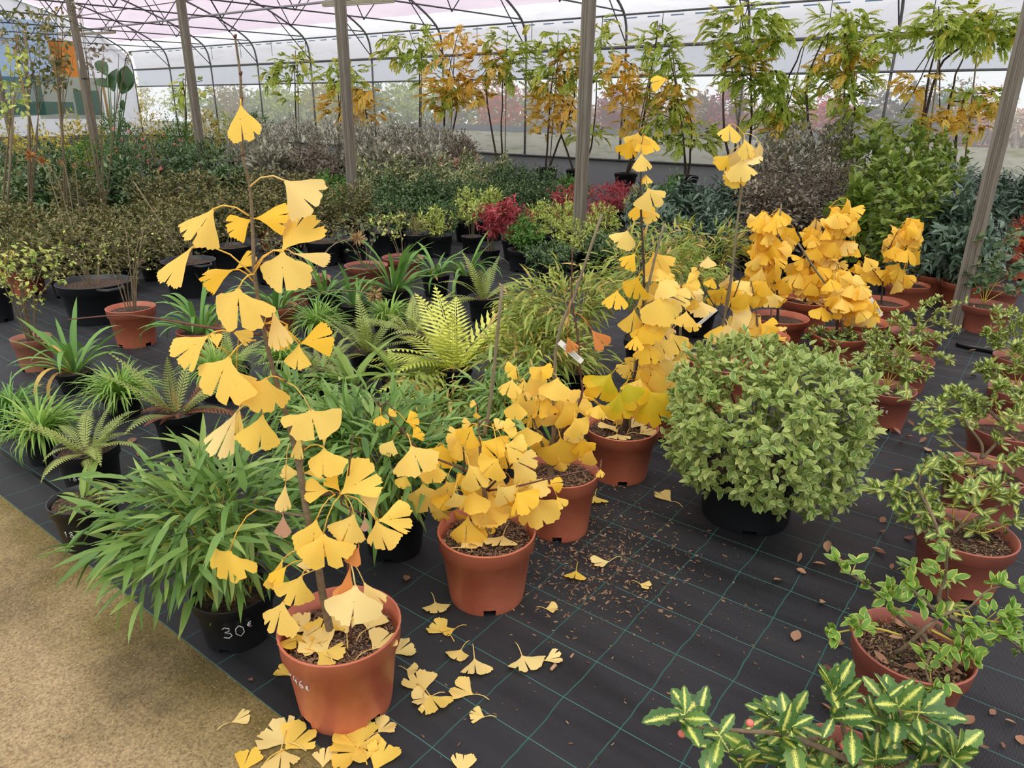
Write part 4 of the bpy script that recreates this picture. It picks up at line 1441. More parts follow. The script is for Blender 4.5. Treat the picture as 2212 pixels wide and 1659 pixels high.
# tall sparse shrubs on the far left, on canes
def tall_sparse(px, D, ytop, boxes, label, mt='olive'):
    B = col(px, D)
    loc = np.array(B)
    t = thing('tall_shrub', B, label, 'shrub', 'tall sparse shrubs at far left')
    add_pot(t, 0.2, 0.28, 'black_plastic')
    for bx in boxes:
        cx, cy = (bx[0] + bx[2]) / 2, (bx[1] + bx[3]) / 2
        for q in range(4):
            ex_, ey = random.uniform(bx[0], bx[2]), random.uniform(bx[1], cy)
            pts = [np.array([0, 0, 0.2]), plane((px + cx) / 2, (380 + cy) / 2, B, random.uniform(-.2, .2)) - loc, plane(ex_, ey, B, random.uniform(-.3, .3)) - loc]
            MB().tube(smooth_path(pts, 4), list(np.linspace(0.006, 0.0025, 9)), 5).obj('branch', M['stem_grey'], t)
        n = int((bx[2] - bx[0]) * (bx[3] - bx[1]) / 60)
        P = np.array([plane(random.uniform(bx[0], bx[2]), random.uniform(bx[1], bx[3]), B, random.uniform(-.4, .4)) - loc for _ in range(n)])
        leaves(t, 'leaf', 'ovq', mats_from(P, rdir(n), rdir(n) + np.array([[0, 0, 1]]), 0.045 + 0.03 * rng.random(n)), M[mt])
    MB().tube([(0.08, 0, 0.1), plane(boxes[0][0] * 0.5 + boxes[0][2] * 0.5, ytop, B) - loc], 0.012, 5).obj('cane', M['cane'], t)


tall_sparse(70, 8.5, 60, [(0, 20, 110, 110), (40, 60, 150, 190)], 'tall airy shrub on a cane left of the leftmost tall post')
tall_sparse(150, 8.8, 130, [(80, 110, 160, 200), (85, 20, 140, 70)], 'tall thin shrub with hanging white label by the leftmost tall post')
tall_sparse(230, 9, 110, [(150, 0, 175, 60), (180, 100, 235, 160), (255, 110, 285, 130)], 'tall cane with dry curled leaf clusters beside the leftmost tall post', 'brown_grey')
tall_sparse(10, 8.0, 200, [(0, 110, 60, 260)], 'tall yellowish shrub at the left border', 'lime')

# bird of paradise / banana-like plant
B = col(250, 16.5)
t = thing('paddle_leaf_plant', B, 'big-leaved dark green banana-like plant at far left before the wall', 'plant')
add_pot(t, 0.25, 0.35, 'black_plastic')
loc = np.array(B)
pad = T_leaf(0.5, 0.25, 0.35, 7, 0.5)
for (x, y, ang, Lp, sd) in ((248, 200, 100, 62, -0.2), (262, 205, 75, 70, 0.9), (232, 165, 120, 52, 0.4), (238, 190, 150, 50, 0.8), (266, 215, -100, 22, 0.2), (275, 190, 95, 45, 1.2)):
    p0 = plane(x, y, B)
    a = math.radians(ang)
    d = np.array([math.cos(a) * CR + math.sin(a) * CU])
    mt_ = mats_from(np.array([p0 - loc]), d, np.array([-CF + sd * CR]), Lp * depth(p0) / F_PX)
    o = link('leaf', tmpl_mesh('pad', pad, M['banana']), t)
    o.matrix_basis = Matrix(mt_[0].tolist())
    MB().tube(smooth_path([np.array([0, 0, 0.3]), (p0 - loc) * 0.5 + np.array([0, 0, 0.1]), p0 - loc], 3), [0.02, 0.02, 0.018, 0.015, 0.013, 0.011, 0.01], 6).obj('leaf_stalk', M['dark_green'], t)


# ------------------------------------------------------------------ strap-leaved clumps, tufts, ferns
STR = {}
for i, ar in enumerate((0.5, 1.1, 1.7, 2.3, 2.9)):
    STR['s%d' % i] = T_strap(0.05, ar, 9, 0.7, 0.3 * (i % 2))
    STR['g%d' % i] = T_strap(0.032, ar + 0.2, 6, 0.5)
TT.update(STR)
for i, ar in enumerate((0.5, 0.9, 1.4)):
    TT['f%d' % i] = T_frond(22, 0.13, ar)
    TT['F%d' % i] = T_frond(18, 0.24, ar * 0.8, True, 0.55, 0.3)
    TT['h%d' % i] = T_leaf(0.17, 0.25, 0.5 + 0.3 * i, 7, 0.5, 0.06)


def rosette(t, z0, n, L, pre, mt, nv, elev=(0.3, 1.35), parts=300, az=None, rad=0.03, lv=0.25, lname='leaf', old=0, oldmt='strap_old'):
    a = rng.random(n) * 6.283 if az is None else az[0] + (rng.random(n) - 0.5) * az[1]
    el = elev[0] + (elev[1] - elev[0]) * rng.random(n)
    D = np.stack([np.cos(a) * np.cos(el), np.sin(a) * np.cos(el), np.sin(el)], 1)
    Nn = np.stack([-np.cos(a) * np.sin(el), -np.sin(a) * np.sin(el), np.cos(el)], 1) + 0.15 * rdir(n)
    P = np.stack([np.cos(a) * rad * rng.random(n), np.sin(a) * rad * rng.random(n), np.full(n, z0)], 1)
    Mt = mats_from(P, D, Nn, L * (1 + lv * (rng.random(n) - 0.5) * 2))
    v = rng.integers(0, nv, n)
    om = rng.random(n) < old
    for i in range(nv):
        for o_, m_ in ((False, mt), (True, oldmt)):
            sub = Mt[(v == i) & (om == o_)]
            if len(sub):
                leaves(t, lname, '%s%d' % (pre, i), sub, M[m_], parts=min(len(sub), max(1, parts // nv)) if parts else 0)


def clump(name, spec, label, cat, group, L, n, pre, mt, nv=5, kind='black_plastic', soil=0.85, **kw):
    B, R, h = pot_from_px(*spec)
    t = thing(name, B, label, cat, group)
    add_pot(t, R, h, kind, soil, random.random() * 6)
    rosette(t, h * soil, n, L, pre, mt, nv, rad=R * 0.4, **kw)
    return t, B, R, h


AG = 'strap-leaved lily clump'
clump('strap_leaf_plant', ((165, 842), (160, 800), 88), 'arching strap-leaved clump with yellowed leaves in a black pot at left', 'plant', AG, 0.38, 30, 's', 'strap', old=0.12, elev=(0.5, 1.4))
clump('strap_leaf_plant', ((440, 770), (433, 712), 106), 'upright strap-leaved clump in a terracotta pot right of the plain terracotta pot', 'plant', AG, 0.40, 30, 's', 'strap', kind='terracotta', elev=(0.5, 1.45))
clump('strap_leaf_plant', ((853, 668), (852, 622), 74), 'large spiky strap-leaved clump before the terracotta pots at centre', 'plant', AG, 0.50, 30, 's', 'strap', nv=3, elev=(0.35, 1.45))
clump('strap_leaf_plant', ((941, 638), (941, 592), 62), 'strap-leaved clump in a tall black pot, right of the spiky one', 'plant', AG, 0.38, 26, 's', 'strap', old=0.1)
clump('strap_leaf_plant', ((1010, 640), (1010, 590), 60), 'strap-leaved clump with drooping yellowed leaves, rightmost of its row', 'plant', AG, 0.38, 24, 's', 'strap', old=0.12)
clump('strap_leaf_plant', ((600, 720), (600, 660), 90), 'strap-leaved clump just behind the stem of the tall ginkgo', 'plant', AG, 0.38, 26, 's', 'strap', kind='terracotta')
clump('strap_leaf_plant', ((700, 680), (700, 628), 80), 'loose strap-leaved clump with pale midribs left of the spiky one', 'plant', AG, 0.42, 24, 's', 'strap', old=0.08)
clump('strap_leaf_plant', ((770, 700), (765, 655), 70), 'low strap-leaved clump behind the ferns at centre', 'plant', AG, 0.33, 24, 's', 'strap')
clump('grass_tuft', ((92, 995), (92, 935), 92), 'fountain-like bright green grass tuft in a black pot at left', 'plant', 'grassy tufts', 0.22, 260, 'g', 'grass', elev=(0.2, 1.4), soil=0.95)
clump('grass_tuft', ((28, 925), (28, 885), 84), 'finer dark green grass tuft at the left border', 'plant', 'grassy tufts', 0.2, 180, 'g', 'strap', elev=(0.2, 1.4), soil=0.95)
clump('grass_tuft', ((268, 895), (262, 850), 90), 'bright grass tuft behind the pot marked 18', 'plant', 'grassy tufts', 0.22, 240, 'g', 'grass', elev=(0.2, 1.4), soil=0.95)
clump('grass_tuft', ((470, 860), (470, 800), 90), 'grass tuft half hidden by the big yellow leaves', 'plant', 'grassy tufts', 0.2, 200, 'g', 'grass', elev=(0.2, 1.4), soil=0.95)
clump('grass_tuft', ((612, 830), (612, 775), 66), 'grass tuft in a black pot right of the ginkgo stem', 'plant', 'grassy tufts', 0.2, 180, 'g', 'grass', elev=(0.2, 1.4), soil=0.95)
clump('grass_tuft', ((690, 740), (690, 700), 70), 'grass tuft behind the fern right of the ginkgo stem', 'plant', 'grassy tufts', 0.22, 180, 'g', 'grass', elev=(0.2, 1.4), soil=0.95)
clump('grass_tuft', ((840, 730), (840, 690), 70), 'grass tuft behind the small fern at centre', 'plant', 'grassy tufts', 0.22, 180, 'g', 'grass', elev=(0.2, 1.4), soil=0.95)

FE = 'potted ferns'
t, B, R, h = clump('potted_fern', ((197, 1066), (191, 964), 146), 'green fern in a black pot chalked 18 euro', 'fern', FE, 0.25, 24, 'f', 'fern', nv=3, soil=0.88, elev=(0.15, 1.2), lname='frond')
stroke_text(t, '18e', R, h, -0.9, h * 0.52, 0.026)
rosette(t, h * 0.88, 4, 0.26, 'f', 'fern', 3, (0.6, 0.9), az=(0.2, 1.2), lname='frond')
t, B, R, h = clump('potted_fern', ((378, 965), (392, 885), 116), 'fern with some rust-brown fronds in a tall black pot', 'fern', FE, 0.32, 20, 'f', 'fern', nv=3, soil=0.9, elev=(0.3, 1.4), lname='frond', old=0.2, oldmt='fern_brown')
rosette(t, h * 0.9, 9, 0.16, 'f', 'fern_brown', 3, (0.3, 1.0), lname='frond')
clump('potted_fern', ((697, 855), (697, 790), 106), 'fern over reddish soil in a black pot right of the ginkgo stem', 'fern', FE, 0.26, 18, 'f', 'fern', nv=3, lname='frond', elev=(0.4, 1.3))
clump('potted_fern', ((796, 810), (796, 752), 88), 'shuttlecock fern with brown crown at centre', 'fern', FE, 0.36, 20, 'f', 'fern', nv=3, lname='frond', elev=(0.5, 1.2))
clump('potted_fern', ((893, 760), (890, 715), 80), 'fern behind the big lime fern, pinkish frond tips', 'fern', FE, 0.36, 18, 'f', 'fern', nv=3, lname='frond', elev=(0.5, 1.3))
clump('potted_fern', ((1045, 690), (1045, 640), 70), 'blue-green fern behind the big lime fern on the right', 'fern', FE, 0.42, 16, 'f', 'fern', nv=3, lname='frond', elev=(0.3, 1.2))
clump('potted_fern', ((500, 840), (505, 790), 80), 'fern mostly hidden behind big yellow leaves', 'fern', FE, 0.3, 14, 'f', 'fern', nv=3, lname='frond')
t, B, R, h = clump('potted_fern', ((985, 850), (980, 790), 80), 'big pale lime fern with broad fronds leaning right', 'fern', FE, 0.52, 14, 'F', 'fern_lime', nv=3, lname='frond', elev=(0.6, 1.35), lv=0.15)
rosette(t, h * 0.85, 9, 0.74, 'F', 'fern_lime', 3, (0.55, 0.95), az=(math.atan2(CR[1], CR[0]) + 0.2, 1.0), lname='frond')
rosette(t, h * 0.85, 8, 0.46, 'F', 'fern_lime', 3, (0.1, 0.6), az=(math.atan2(CR[1], CR[0]) + 3.3, 1.6), lname='frond')
t, B, R, h = clump('tongue_fern', ((190, 1168), (183, 1076), 158), 'small wavy tongue fern and clover in the front-left pot marked 18', 'fern', 'tongue ferns', 0.15, 7, 'h', 'hart', nv=3, soil=0.9, lname='frond', elev=(0.3, 1.2))
stroke_text(t, '18e', R, h, -0.9, h * 0.42, 0.026)
Mt = bush_mats((0, 0, h * 0.9), (R * 0.85, R * 0.85, 0.02), 260, 3, 0.011, inner=0.1, zmin=h * 0.9)
stuff(link('clover', mass_mesh('clover', TT['ovq'], Mt, M['laurel']), t))
clump('tongue_fern', ((765, 880), (770, 830), 90), 'wavy tongue fern among the bamboo leaves at centre', 'fern', 'tongue ferns', 0.24, 10, 'h', 'hart', nv=3, lname='frond', elev=(0.8, 1.4))
clump('tongue_fern', ((455, 1050), (452, 985), 130), 'small dark tongue fern in a black pot behind the bamboo', 'fern', 'tongue ferns', 0.2, 9, 'h', 'hart', nv=3, lname='frond', elev=(0.6, 1.3))
clump('tongue_fern', ((865, 870), (865, 815), 80), 'upright wavy tongue fern left of the lime fern', 'fern', 'tongue ferns', 0.24, 10, 'h', 'hart', nv=3, lname='frond', elev=(0.8, 1.4))


# plain pots with twiggy plants
def twiggy(name, spec, label, kind, nb, H, spread, nleaf, L, mt, group=None, tk='ovq', soil=0.88, bark='stem_grey', handles=False, cat='potted shrub', parts=0, rot=0.0, azb=None):
    B, R, h = pot_from_px(*spec)
    t = thing(name, B, label, cat, group)
    add_pot(t, R, h, kind, soil, rot, handles=handles)
    tips = []
    for i in range(nb):
        a = random.random() * 6.283 if azb is None else azb + random.gauss(0, 0.8)
        q = spread * random.uniform(0.4, 1)
        hh = H * random.uniform(0.6, 1)
        p = smooth_path([np.array([0.02 * math.cos(a), 0.02 * math.sin(a), h * 0.6]), np.array([q * 0.3 * math.cos(a), q * 0.3 * math.sin(a), h + hh * 0.5]),
                         np.array([q * 0.75 * math.cos(a + .2), q * 0.75 * math.sin(a + .2), h + hh * 0.95]), np.array([q * math.cos(a + .3), q * math.sin(a + .3), h + hh * random.uniform(0.75, 1.0)])], 3)
        MB().tube(p, list(np.linspace(0.005, 0.0015, len(p))), 5).obj('branch', M[bark], t)
        tips += p[3:]
        for k in range(3):
            s_ = p[random.randrange(3, len(p) - 1)]
            e = s_ + rdir(1)[0] * 0.12 * np.array([1, 1, 0.6]) + np.array([0, 0, 0.03])
            MB().tube([s_, (s_ + e) / 2 + np.array([0, 0, .01]), e], [0.002, 0.0016, 0.001], 4).obj('twig', M[bark], t)
            tips += [(s_ + e) / 2, e, e]
    if nleaf:
        T_ = np.array([tips[random.randrange(len(tips))] for _ in range(nleaf)]) + rng.normal(size=(nleaf, 3)) * 0.015
        leaves(t, 'leaf', tk, mats_from(T_, rdir(nleaf), rdir(nleaf) + np.array([[0, 0, 1.2]]), L * (0.7 + 0.6 * rng.random(nleaf))), M[mt], parts=parts)
    return t


twiggy('twiggy_shrub', ((293, 742), (283, 663), 110), 'bare twiggy shrub in a bright terracotta pot at left', 'terracotta', 8, 0.55, 0.4, 60, 0.022, 'lime')
twiggy('twiggy_shrub', ((88, 795), (63, 728), 92), 'spindly shrub with pale green leaves in a pinkish pot at left', 'terracotta_pale', 8, 0.6, 0.32, 260, 0.032, 'lime', soil=0.85)
twiggy('twiggy_shrub', ((215, 690), (202, 608), 168), 'bare-stemmed shrub in a wide black tub with handles', 'black_plastic', 9, 0.3, 0.45, 120, 0.03, 'lime', handles=True)
twiggy('twiggy_shrub', ((-12, 692), (-12, 618), 80), 'sparse shrub in a black pot cut by the left border', 'black_plastic', 6, 0.25, 0.2, 150, 0.03, 'yellow_mix')
twiggy('twiggy_shrub', ((412, 635), (408, 562), 122), 'thin shrub in the wide black tub before its twin', 'black_plastic', 7, 0.3, 0.4, 120, 0.03, 'olive', handles=True)
twiggy('twiggy_shrub', ((405, 580), (395, 527), 92), 'thin shrub in a black tub behind the wide one', 'black_plastic', 7, 0.3, 0.4, 100, 0.03, 'olive', handles=True)
twiggy('twiggy_shrub', ((500, 580), (500, 530), 90), 'thin shrub in a black tub behind the tall ginkgo stem', 'black_plastic', 6, 0.25, 0.4, 120, 0.03, 'olive')
twiggy('twiggy_shrub', ((668, 650), (665, 600), 100), 'bare arching twigs in a squat terracotta pot near centre', 'terracotta_dark', 6, 0.35, 0.5, 60, 0.03, 'olive')
twiggy('twiggy_shrub', ((795, 620), (790, 572), 94), 'left one of two wide empty-looking terracotta pots', 'terracotta_dark', 4, 0.4, 0.4, 100, 0.04, 'round_leaf')
twiggy('twiggy_shrub', ((872, 600), (870, 555), 90), 'right one of two wide empty-looking terracotta pots', 'terracotta_dark', 4, 0.4, 0.35, 120, 0.04, 'lime')
twiggy('twiggy_shrub', ((950, 550), (950, 516), 56), 'young lime plant in a dull black pot behind the strap leaves', 'black_plastic', 5, 0.35, 0.25, 160, 0.05, 'lime', tk='lance')
twiggy('twiggy_shrub', ((1020, 545), (1018, 510), 46), 'young lime plant in a black pot left of the red one', 'black_plastic', 5, 0.4, 0.22, 160, 0.05, 'lime', tk='lance')
twiggy('red_leaf_plant', ((1057, 572), (1057, 538), 46), 'deep red-leaved plant in a small black pot at centre', 'black_plastic', 9, 0.48, 0.28, 900, 0.06, 'red', tk='lance')
for (x, y, w_) in ((590, 560, 90), (700, 520, 80), (620, 515, 80), (760, 515, 70), (830, 500, 60), (900, 505, 55)):
    twiggy('twiggy_shrub', ((x, y + 50), (x, y), w_), 'thin-leaved young shrub in a black tub in the shaded middle row', 'black_plastic', 5, 0.22, 0.3, 90, 0.035, 'olive', 'shrubs of the shaded middle row')


# ------------------------------------------------------------------ bamboos
def bamboo(spec, label, cx, cy, wpx, hpx, nc, nl, L, mt, kind='black_plastic', parts=300, price=None, z_up=1.0, tk='bamboo', culm='stem_yellow', off=0.0):
    B, R, h = pot_from_px(*spec)
    t = thing('potted_bamboo', B, label, 'bamboo', 'leafy bamboos')
    add_pot(t, R, h, kind, 0.85, 0.4)
    c = plane(cx, cy, B) - B
    sc_ = depth(plane(cx, cy, B)) / F_PX
    rx, rz = wpx * sc_ / 2, hpx * sc_ / 2
    P, D = [], []
    for i in range(nc):
        d = rdir(1)[0]
        d[2] = abs(d[2]) * 0.9 - 0.15
        tip = c + d * np.array([rx, rx, rz])
        st = np.array([random.uniform(-1, 1) * R * 0.5, random.uniform(-1, 1) * R * 0.5, h * 0.8])
        mid = st + (tip - st) * 0.5 + np.array([0, 0, rz * 0.45])
        sm = smooth_path([st, mid, tip], 6)
        MB().tube([st - np.array([0, 0, 0.02])] + sm[1:], list(np.linspace(0.0032, 0.001, len(sm))), 4).obj('culm', M[culm], t)
        for j in range(nl // nc):
            u = random.uniform(0.3, 1.0)
            k = min(int(u * (len(sm) - 1)), len(sm) - 2)
            p = sm[k] + (sm[k + 1] - sm[k]) * random.random() + np.array([random.gauss(0, 1), random.gauss(0, 1), random.gauss(0, .7)]) * L * 0.45
            tg = sm[k + 1] - sm[k]
            tg /= np.linalg.norm(tg) + 1e-9
            o = p - c
            o /= np.linalg.norm(o) + 1e-9
            P.append(p)
            D.append(tg * 0.5 + o * 0.7 + rdir(1)[0] * 0.75 + np.array([0, 0, -0.25 * z_up]))
    P, D = np.array(P), np.array(D)
    Mt = mats_from(P, D, np.array([[0, 0, 1.0]]) + 0.5 * rdir(len(P)), L * (0.6 + 0.7 * rng.random(len(P))))
    n1 = int(len(Mt) * 0.6)
    leaves(t, 'leaf', tk, Mt[:n1], M[mt], parts=int(parts * 0.6))
    leaves(t, 'leaf', 'bamboo2', Mt[n1:], M[mt], parts=int(parts * 0.4))
    if price:
        stroke_text(t, price, R, h, -0.42, h * 0.40, 0.042)
    return t


bamboo(((508, 1368), (505, 1270), 188), 'big fresh green bamboo in the black pot chalked 30 euro', 445, 1120, 385, 280, 30, 900, 0.118, 'bamboo', price='30e')
bamboo(((850, 1185), (850, 1095), 150), 'dark green bamboo in a black pot behind the two nearest ginkgos', 800, 990, 360, 300, 34, 1300, 0.115, 'bamboo')
bamboo(((620, 960), (620, 900), 120), 'bamboo behind the ginkgo stem with leaves spreading left', 670, 880, 260, 150, 20, 500, 0.105, 'bamboo', parts=200)
bamboo(((940, 970), (940, 910), 120), 'finer bamboo with some dry leaves left of the leaning cane', 960, 885, 300, 130, 22, 750, 0.088, 'bamboo_yellow', parts=300)
bamboo(((1120, 900), (1120, 840), 130), 'yellowing bamboo behind the third ginkgo', 1175, 780, 270, 200, 28, 1100, 0.088, 'bamboo_yellow', parts=300)
bamboo(((1230, 860), (1230, 790), 120), 'broad yellowing bamboo with dry tips at centre', 1225, 665, 290, 220, 30, 1200, 0.088, 'bamboo_yellow', parts=300)
bamboo(((1400, 800), (1400, 730), 110), 'yellowing bamboo behind the tall yellow ginkgo', 1400, 590, 300, 220, 26, 1100, 0.088, 'bamboo_yellow', parts=200)
bamboo(((1500, 720), (1500, 660), 100), 'farthest yellowing bamboo behind the ginkgo on a tall cane', 1500, 545, 260, 170, 24, 900, 0.088, 'bamboo_yellow', parts=200)
bamboo(((1060, 1010), (1060, 950), 110), 'low bamboo directly behind the second ginkgo', 1090, 880, 240, 160, 20, 600, 0.1, 'bamboo', parts=200)

# ------------------------------------------------------------------ round bush with pale-edged leaves in a big black pot
B, R, h = pot_from_px((1622, 1112), (1619, 1000), 208)
t = thing('round_bush', B, 'large round pale-green bush in a big black pot', 'bush')
add_pot(t, R, h, 'black_plastic', 0.85, 0.3, base=0.95)
c = plane(1655, 908, B) - B
s_ = depth(plane(1655, 925, B)) / F_PX
Mt = bush_mats(c, (232 * s_, 215 * s_, 180 * s_), 1250, 6, 0.036, inner=0.72, lump=0.10, whorl=1.0, spread=0.03, up=0.5)
leaves(t, 'leaf', 'oval', Mt, M['pitto'], parts=300)
Mt = bush_mats(c, (215 * s_, 215 * s_, 150 * s_), 300, 5, 0.03, inner=0.3, whorl=1.0)
leaves(t, 'leaf', 'small', Mt, M['pitto'])
for i in range(16):
    d = rdir(1)[0]
    d[2] = abs(d[2])
    MB().tube(smooth_path([np.array([0, 0, h * 0.7]), c * 0.6 + d * 0.05, c + d * np.array([200, 200, 170]) * s_ * 0.9], 3), [0.008, 0.007, 0.006, 0.005, 0.004, 0.003, 0.002], 5).obj('branch', M['stem_dark'], t)


# ------------------------------------------------------------------ variegated shrubs on the right
def soil_litter(t, R, h, soil, n):
    for i in range(n):
        a, q = random.random() * 6.283, R * 0.72 * math.sqrt(random.random())
        o = link('dead_leaf', tmpl_mesh('brl', T_leaf(0.42, 0.35, -0.25, 3), M['dry_brown']), t)
        o.location = (q * math.cos(a), q * math.sin(a), h * soil + 0.016)
        o.rotation_euler = (random.uniform(-.2, .2), random.uniform(-.4, .4), random.random() * 6.28)
        o.scale = (random.uniform(0.03, 0.05),) * 2 + (0.03,)
    m_ = bush_mats((0, 0, h * soil + 0.012), (R * 0.75, R * 0.75, 0.008), 40, 3, 0.009, inner=0.1)
    stuff(link('seedlings', mass_mesh('seedlings', TT['ovq'], m_, M['laurel']), t))


def varieg(spec, label, branches, key, mt, L, ntip, k, kind='terracotta_dark', parts=300, chips=0, soil=0.82, price=None, berries=(), bark='stem_grey', rosL=1.0, rot=0.3):
    """branches: pixel polylines from the soil outwards, (x, y[, nearer metres])"""
    B, R, h = pot_from_px(*spec)
    t = thing('variegated_shrub', B, label, 'potted shrub', 'yellow-leaved evergreen shrubs in terracotta pots')
    add_pot(t, R, h, kind, soil, rot, chips)
    soil_litter(t, R, h, soil, 16 if chips else 6)
    P, D = [], []
    for b in branches:
        pts = [plane(q[0], q[1], B, q[2] if len(q) > 2 else 0.0) - B for q in b]
        sm = smooth_path(pts, 4)
        n = len(sm)
        trunk = len(b) > 3
        MB().tube(sm, list(np.linspace(0.0072 if trunk else 0.0032, 0.002, n)), 6).obj('branch', M[bark if trunk else 'stem_yellow'], t)
        for _ in range(ntip):
            i = random.randint(max(1, int(n * 0.35)), n - 1)
            e = sm[i] + rdir(1)[0] * np.array([1, 1, 0.7]) * random.uniform(0.0, 0.045) + np.array([0, 0, 0.008])
            if np.linalg.norm(e - sm[i]) > 0.02:
                MB().tube([sm[i], e], [0.0018, 0.001], 4).obj('twig', M['stem_yellow'], t)
            o = e - sm[i] + (sm[i] - sm[i - 1]) + np.array([0, 0, 0.01])
            o /= np.linalg.norm(o) + 1e-9
            for j in range(k):
                P.append(e + rdir(1)[0] * 0.004)
                D.append(o * 0.6 + rdir(1)[0] * 0.9)
    P, D = np.array(P), np.array(D)
    leaves(t, 'leaf', key, mats_from(P, D, np.array([[0, 0, 1.0]]) - 0.3 * CF + 0.5 * rdir(len(P)), L * (0.65 + 0.6 * rng.random(len(P)))), M[mt], parts=parts)
    for (x, y, o) in berries:
        p = plane(x, y, B, o) - B
        mb = MB()
        mb.tube([p + np.array([0, 0, -0.007]), p + np.array([0, 0, -0.005]), p, p + np.array([0, 0, 0.005]), p + np.array([0, 0, 0.007])], [0.002, 0.006, 0.0085, 0.006, 0.002], 8)
        mb.obj('berry', M['berry'], t)
    if price:
        stroke_text(t, price, R, h, -0.35, h * 0.5, 0.035)
    return t, B, R, h


varieg(((1955, 1538), (1968, 1396), 272), 'lime-edged shrub with bare leaning trunk in the nearest right-hand pot', [
    [(1935, 1412, 0), (1965, 1390, 0.02), (2000, 1355, 0.03), (2045, 1325, 0), (2090, 1315, -0.03), (2140, 1272, -0.05), (2212, 1262, -0.05)],
    [(2040, 1330, 0), (2028, 1290, 0), (2042, 1245, 0), (2047, 1180, 0.03)],
    [(2035, 1330), (2010, 1310), (1960, 1262), (1975, 1240)],
    [(1990, 1370, 0), (1940, 1330, 0), (1905, 1290, 0), (1850, 1248, 0.03), (1815, 1232, 0.03)],
    [(1985, 1368), (1920, 1300), (1925, 1270)],
    [(1945, 1372, 0.05), (1880, 1356, 0.08), (1800, 1368, 0.1)],
    [(1990, 1370, 0.0), (2010, 1400, 0.06), (2000, 1450, 0.12), (2025, 1500, 0.16)],
    [(2050, 1330, 0), (2110, 1360, 0), (2170, 1375, 0), (2212, 1412, 0)],
    [(2020, 1350, 0), (2080, 1385, 0.04), (2150, 1370, 0.03), (2205, 1400, 0.03)],
    [(2010, 1360, 0.02), (2075, 1395, 0.05), (2105, 1430, 0.08)],
    [(2060, 1325), (2130, 1340), (2180, 1345)],
], 'oval', 'lime_edge', 0.037, 9, 4, chips=900, rot=0.9)
varieg(((1800, 1840), (1830, 1682), 300), 'yellow-centred toothed-leaf shrub with pink berries at the bottom edge', [
    [(1880, 1700, 0), (1885, 1640, 0.0), (1895, 1580, 0.0), (1905, 1500, 0.0)],
    [(1880, 1680, 0), (1830, 1600, 0.05), (1815, 1540, 0.05), (1800, 1515, 0.05)],
    [(1870, 1660, 0), (1760, 1610, 0.05), (1680, 1585, 0.08), (1620, 1580, 0.1), (1500, 1570, 0.1), (1478, 1560, 0.1)],
    [(1860, 1660, 0), (1740, 1590, 0), (1690, 1560, 0.0), (1650, 1565, 0)],
    [(1890, 1650, 0), (1930, 1600, 0), (1945, 1545, 0), (1935, 1530, 0)],
    [(1880, 1690, 0), (1960, 1650, 0.05), (2030, 1650, 0.05), (2070, 1640, 0.05)],
    [(1850, 1680), (1700, 1650), (1590, 1640)],
    [(1850, 1690), (1780, 1640), (1730, 1640)],
    [(1890, 1690), (1900, 1640), (1960, 1600)],
], 'tooth', 'varieg', 0.072, 6, 4, chips=500, berries=((1473, 1585, 0.1), (1620, 1562, 0.1), (1822, 1610, 0.05)))
varieg(((2087, 1262), (2077, 1150), 226), 'dark-leaved shrub with long bare yellow shoots, second right-hand pot', [
    [(2060, 1150, 0), (2075, 1130, 0), (2040, 1110, 0), (1990, 1090, 0), (1950, 1075, 0), (1890, 1065, 0.03)],
    [(2050, 1150, 0), (2010, 1100, 0), (1985, 1060, 0.0), (1990, 1020, 0)],
    [(2070, 1140, 0), (2110, 1120, 0), (2160, 1090, 0), (2205, 1050, 0)],
    [(2060, 1140), (2060, 1090), (2080, 1050)],
    [(1985, 1060, 0.02), (2020, 1130, 0.1), (2045, 1240, 0.14), (2045, 1320, 0.14)],
    [(2080, 1140), (2130, 1150), (2200, 1120)],
    [(2045, 1150), (2000, 1130), (1965, 1120), (1955, 1145)],
    [(2070, 1140), (2120, 1080), (2170, 1040)],
    [(2055, 1140), (2010, 1090), (1930, 1050)],
], 'oval', 'varieg_light', 0.045, 9, 5, chips=500)
varieg(((2125, 1125), (2122, 1015), 196), 'variegated shrub in the third right-hand pot with arching leafless twig', [
    [(2110, 990, 0), (2065, 960, 0), (2030, 920, 0), (2010, 918, 0)],
    [(2120, 990, 0), (2120, 960, 0), (2090, 920, 0), (2060, 890, 0), (2000, 870, 0), (1960, 865, 0)],
    [(2120, 990, 0), (2150, 960, 0), (2190, 900, 0), (2212, 880, 0)],
    [(2110, 990), (2060, 1005), (2000, 1010)],
    [(2110, 1000), (2050, 1010), (2040, 1040)],
    [(2130, 990), (2180, 1000), (2212, 990)],
    [(2090, 1010), (2110, 1035), (2160, 1040)],
], 'oval', 'varieg_light', 0.04, 15, 5, chips=200)
varieg(((2170, 1035), (2167, 925), 180), 'variegated shrub in the fourth right-hand pot along the right border', [
    [(2160, 910), (2130, 880), (2090, 860), (2060, 850)], [(2165, 905), (2150, 870), (2160, 830)], [(2165, 905), (2200, 880), (2212, 850)], [(2160, 915), (2120, 900), (2095, 880)], [(2160, 915), (2190, 900), (2212, 910)],
    [(2160, 910), (2110, 870), (2050, 870), (2000, 880)]], 'oval', 'varieg_light', 0.04, 15, 5, parts=200)
varieg(((2200, 925), (2197, 842), 145), 'variegated shrub in the fifth right-hand pot, half out of frame', [
    [(2190, 830), (2160, 800), (2130, 790)], [(2195, 830), (2190, 780), (2200, 750)], [(2190, 830), (2150, 820), (2120, 800)], [(2195, 830), (2212, 800), (2215, 770)]], 'oval', 'varieg_light', 0.04, 15, 5, parts=150)
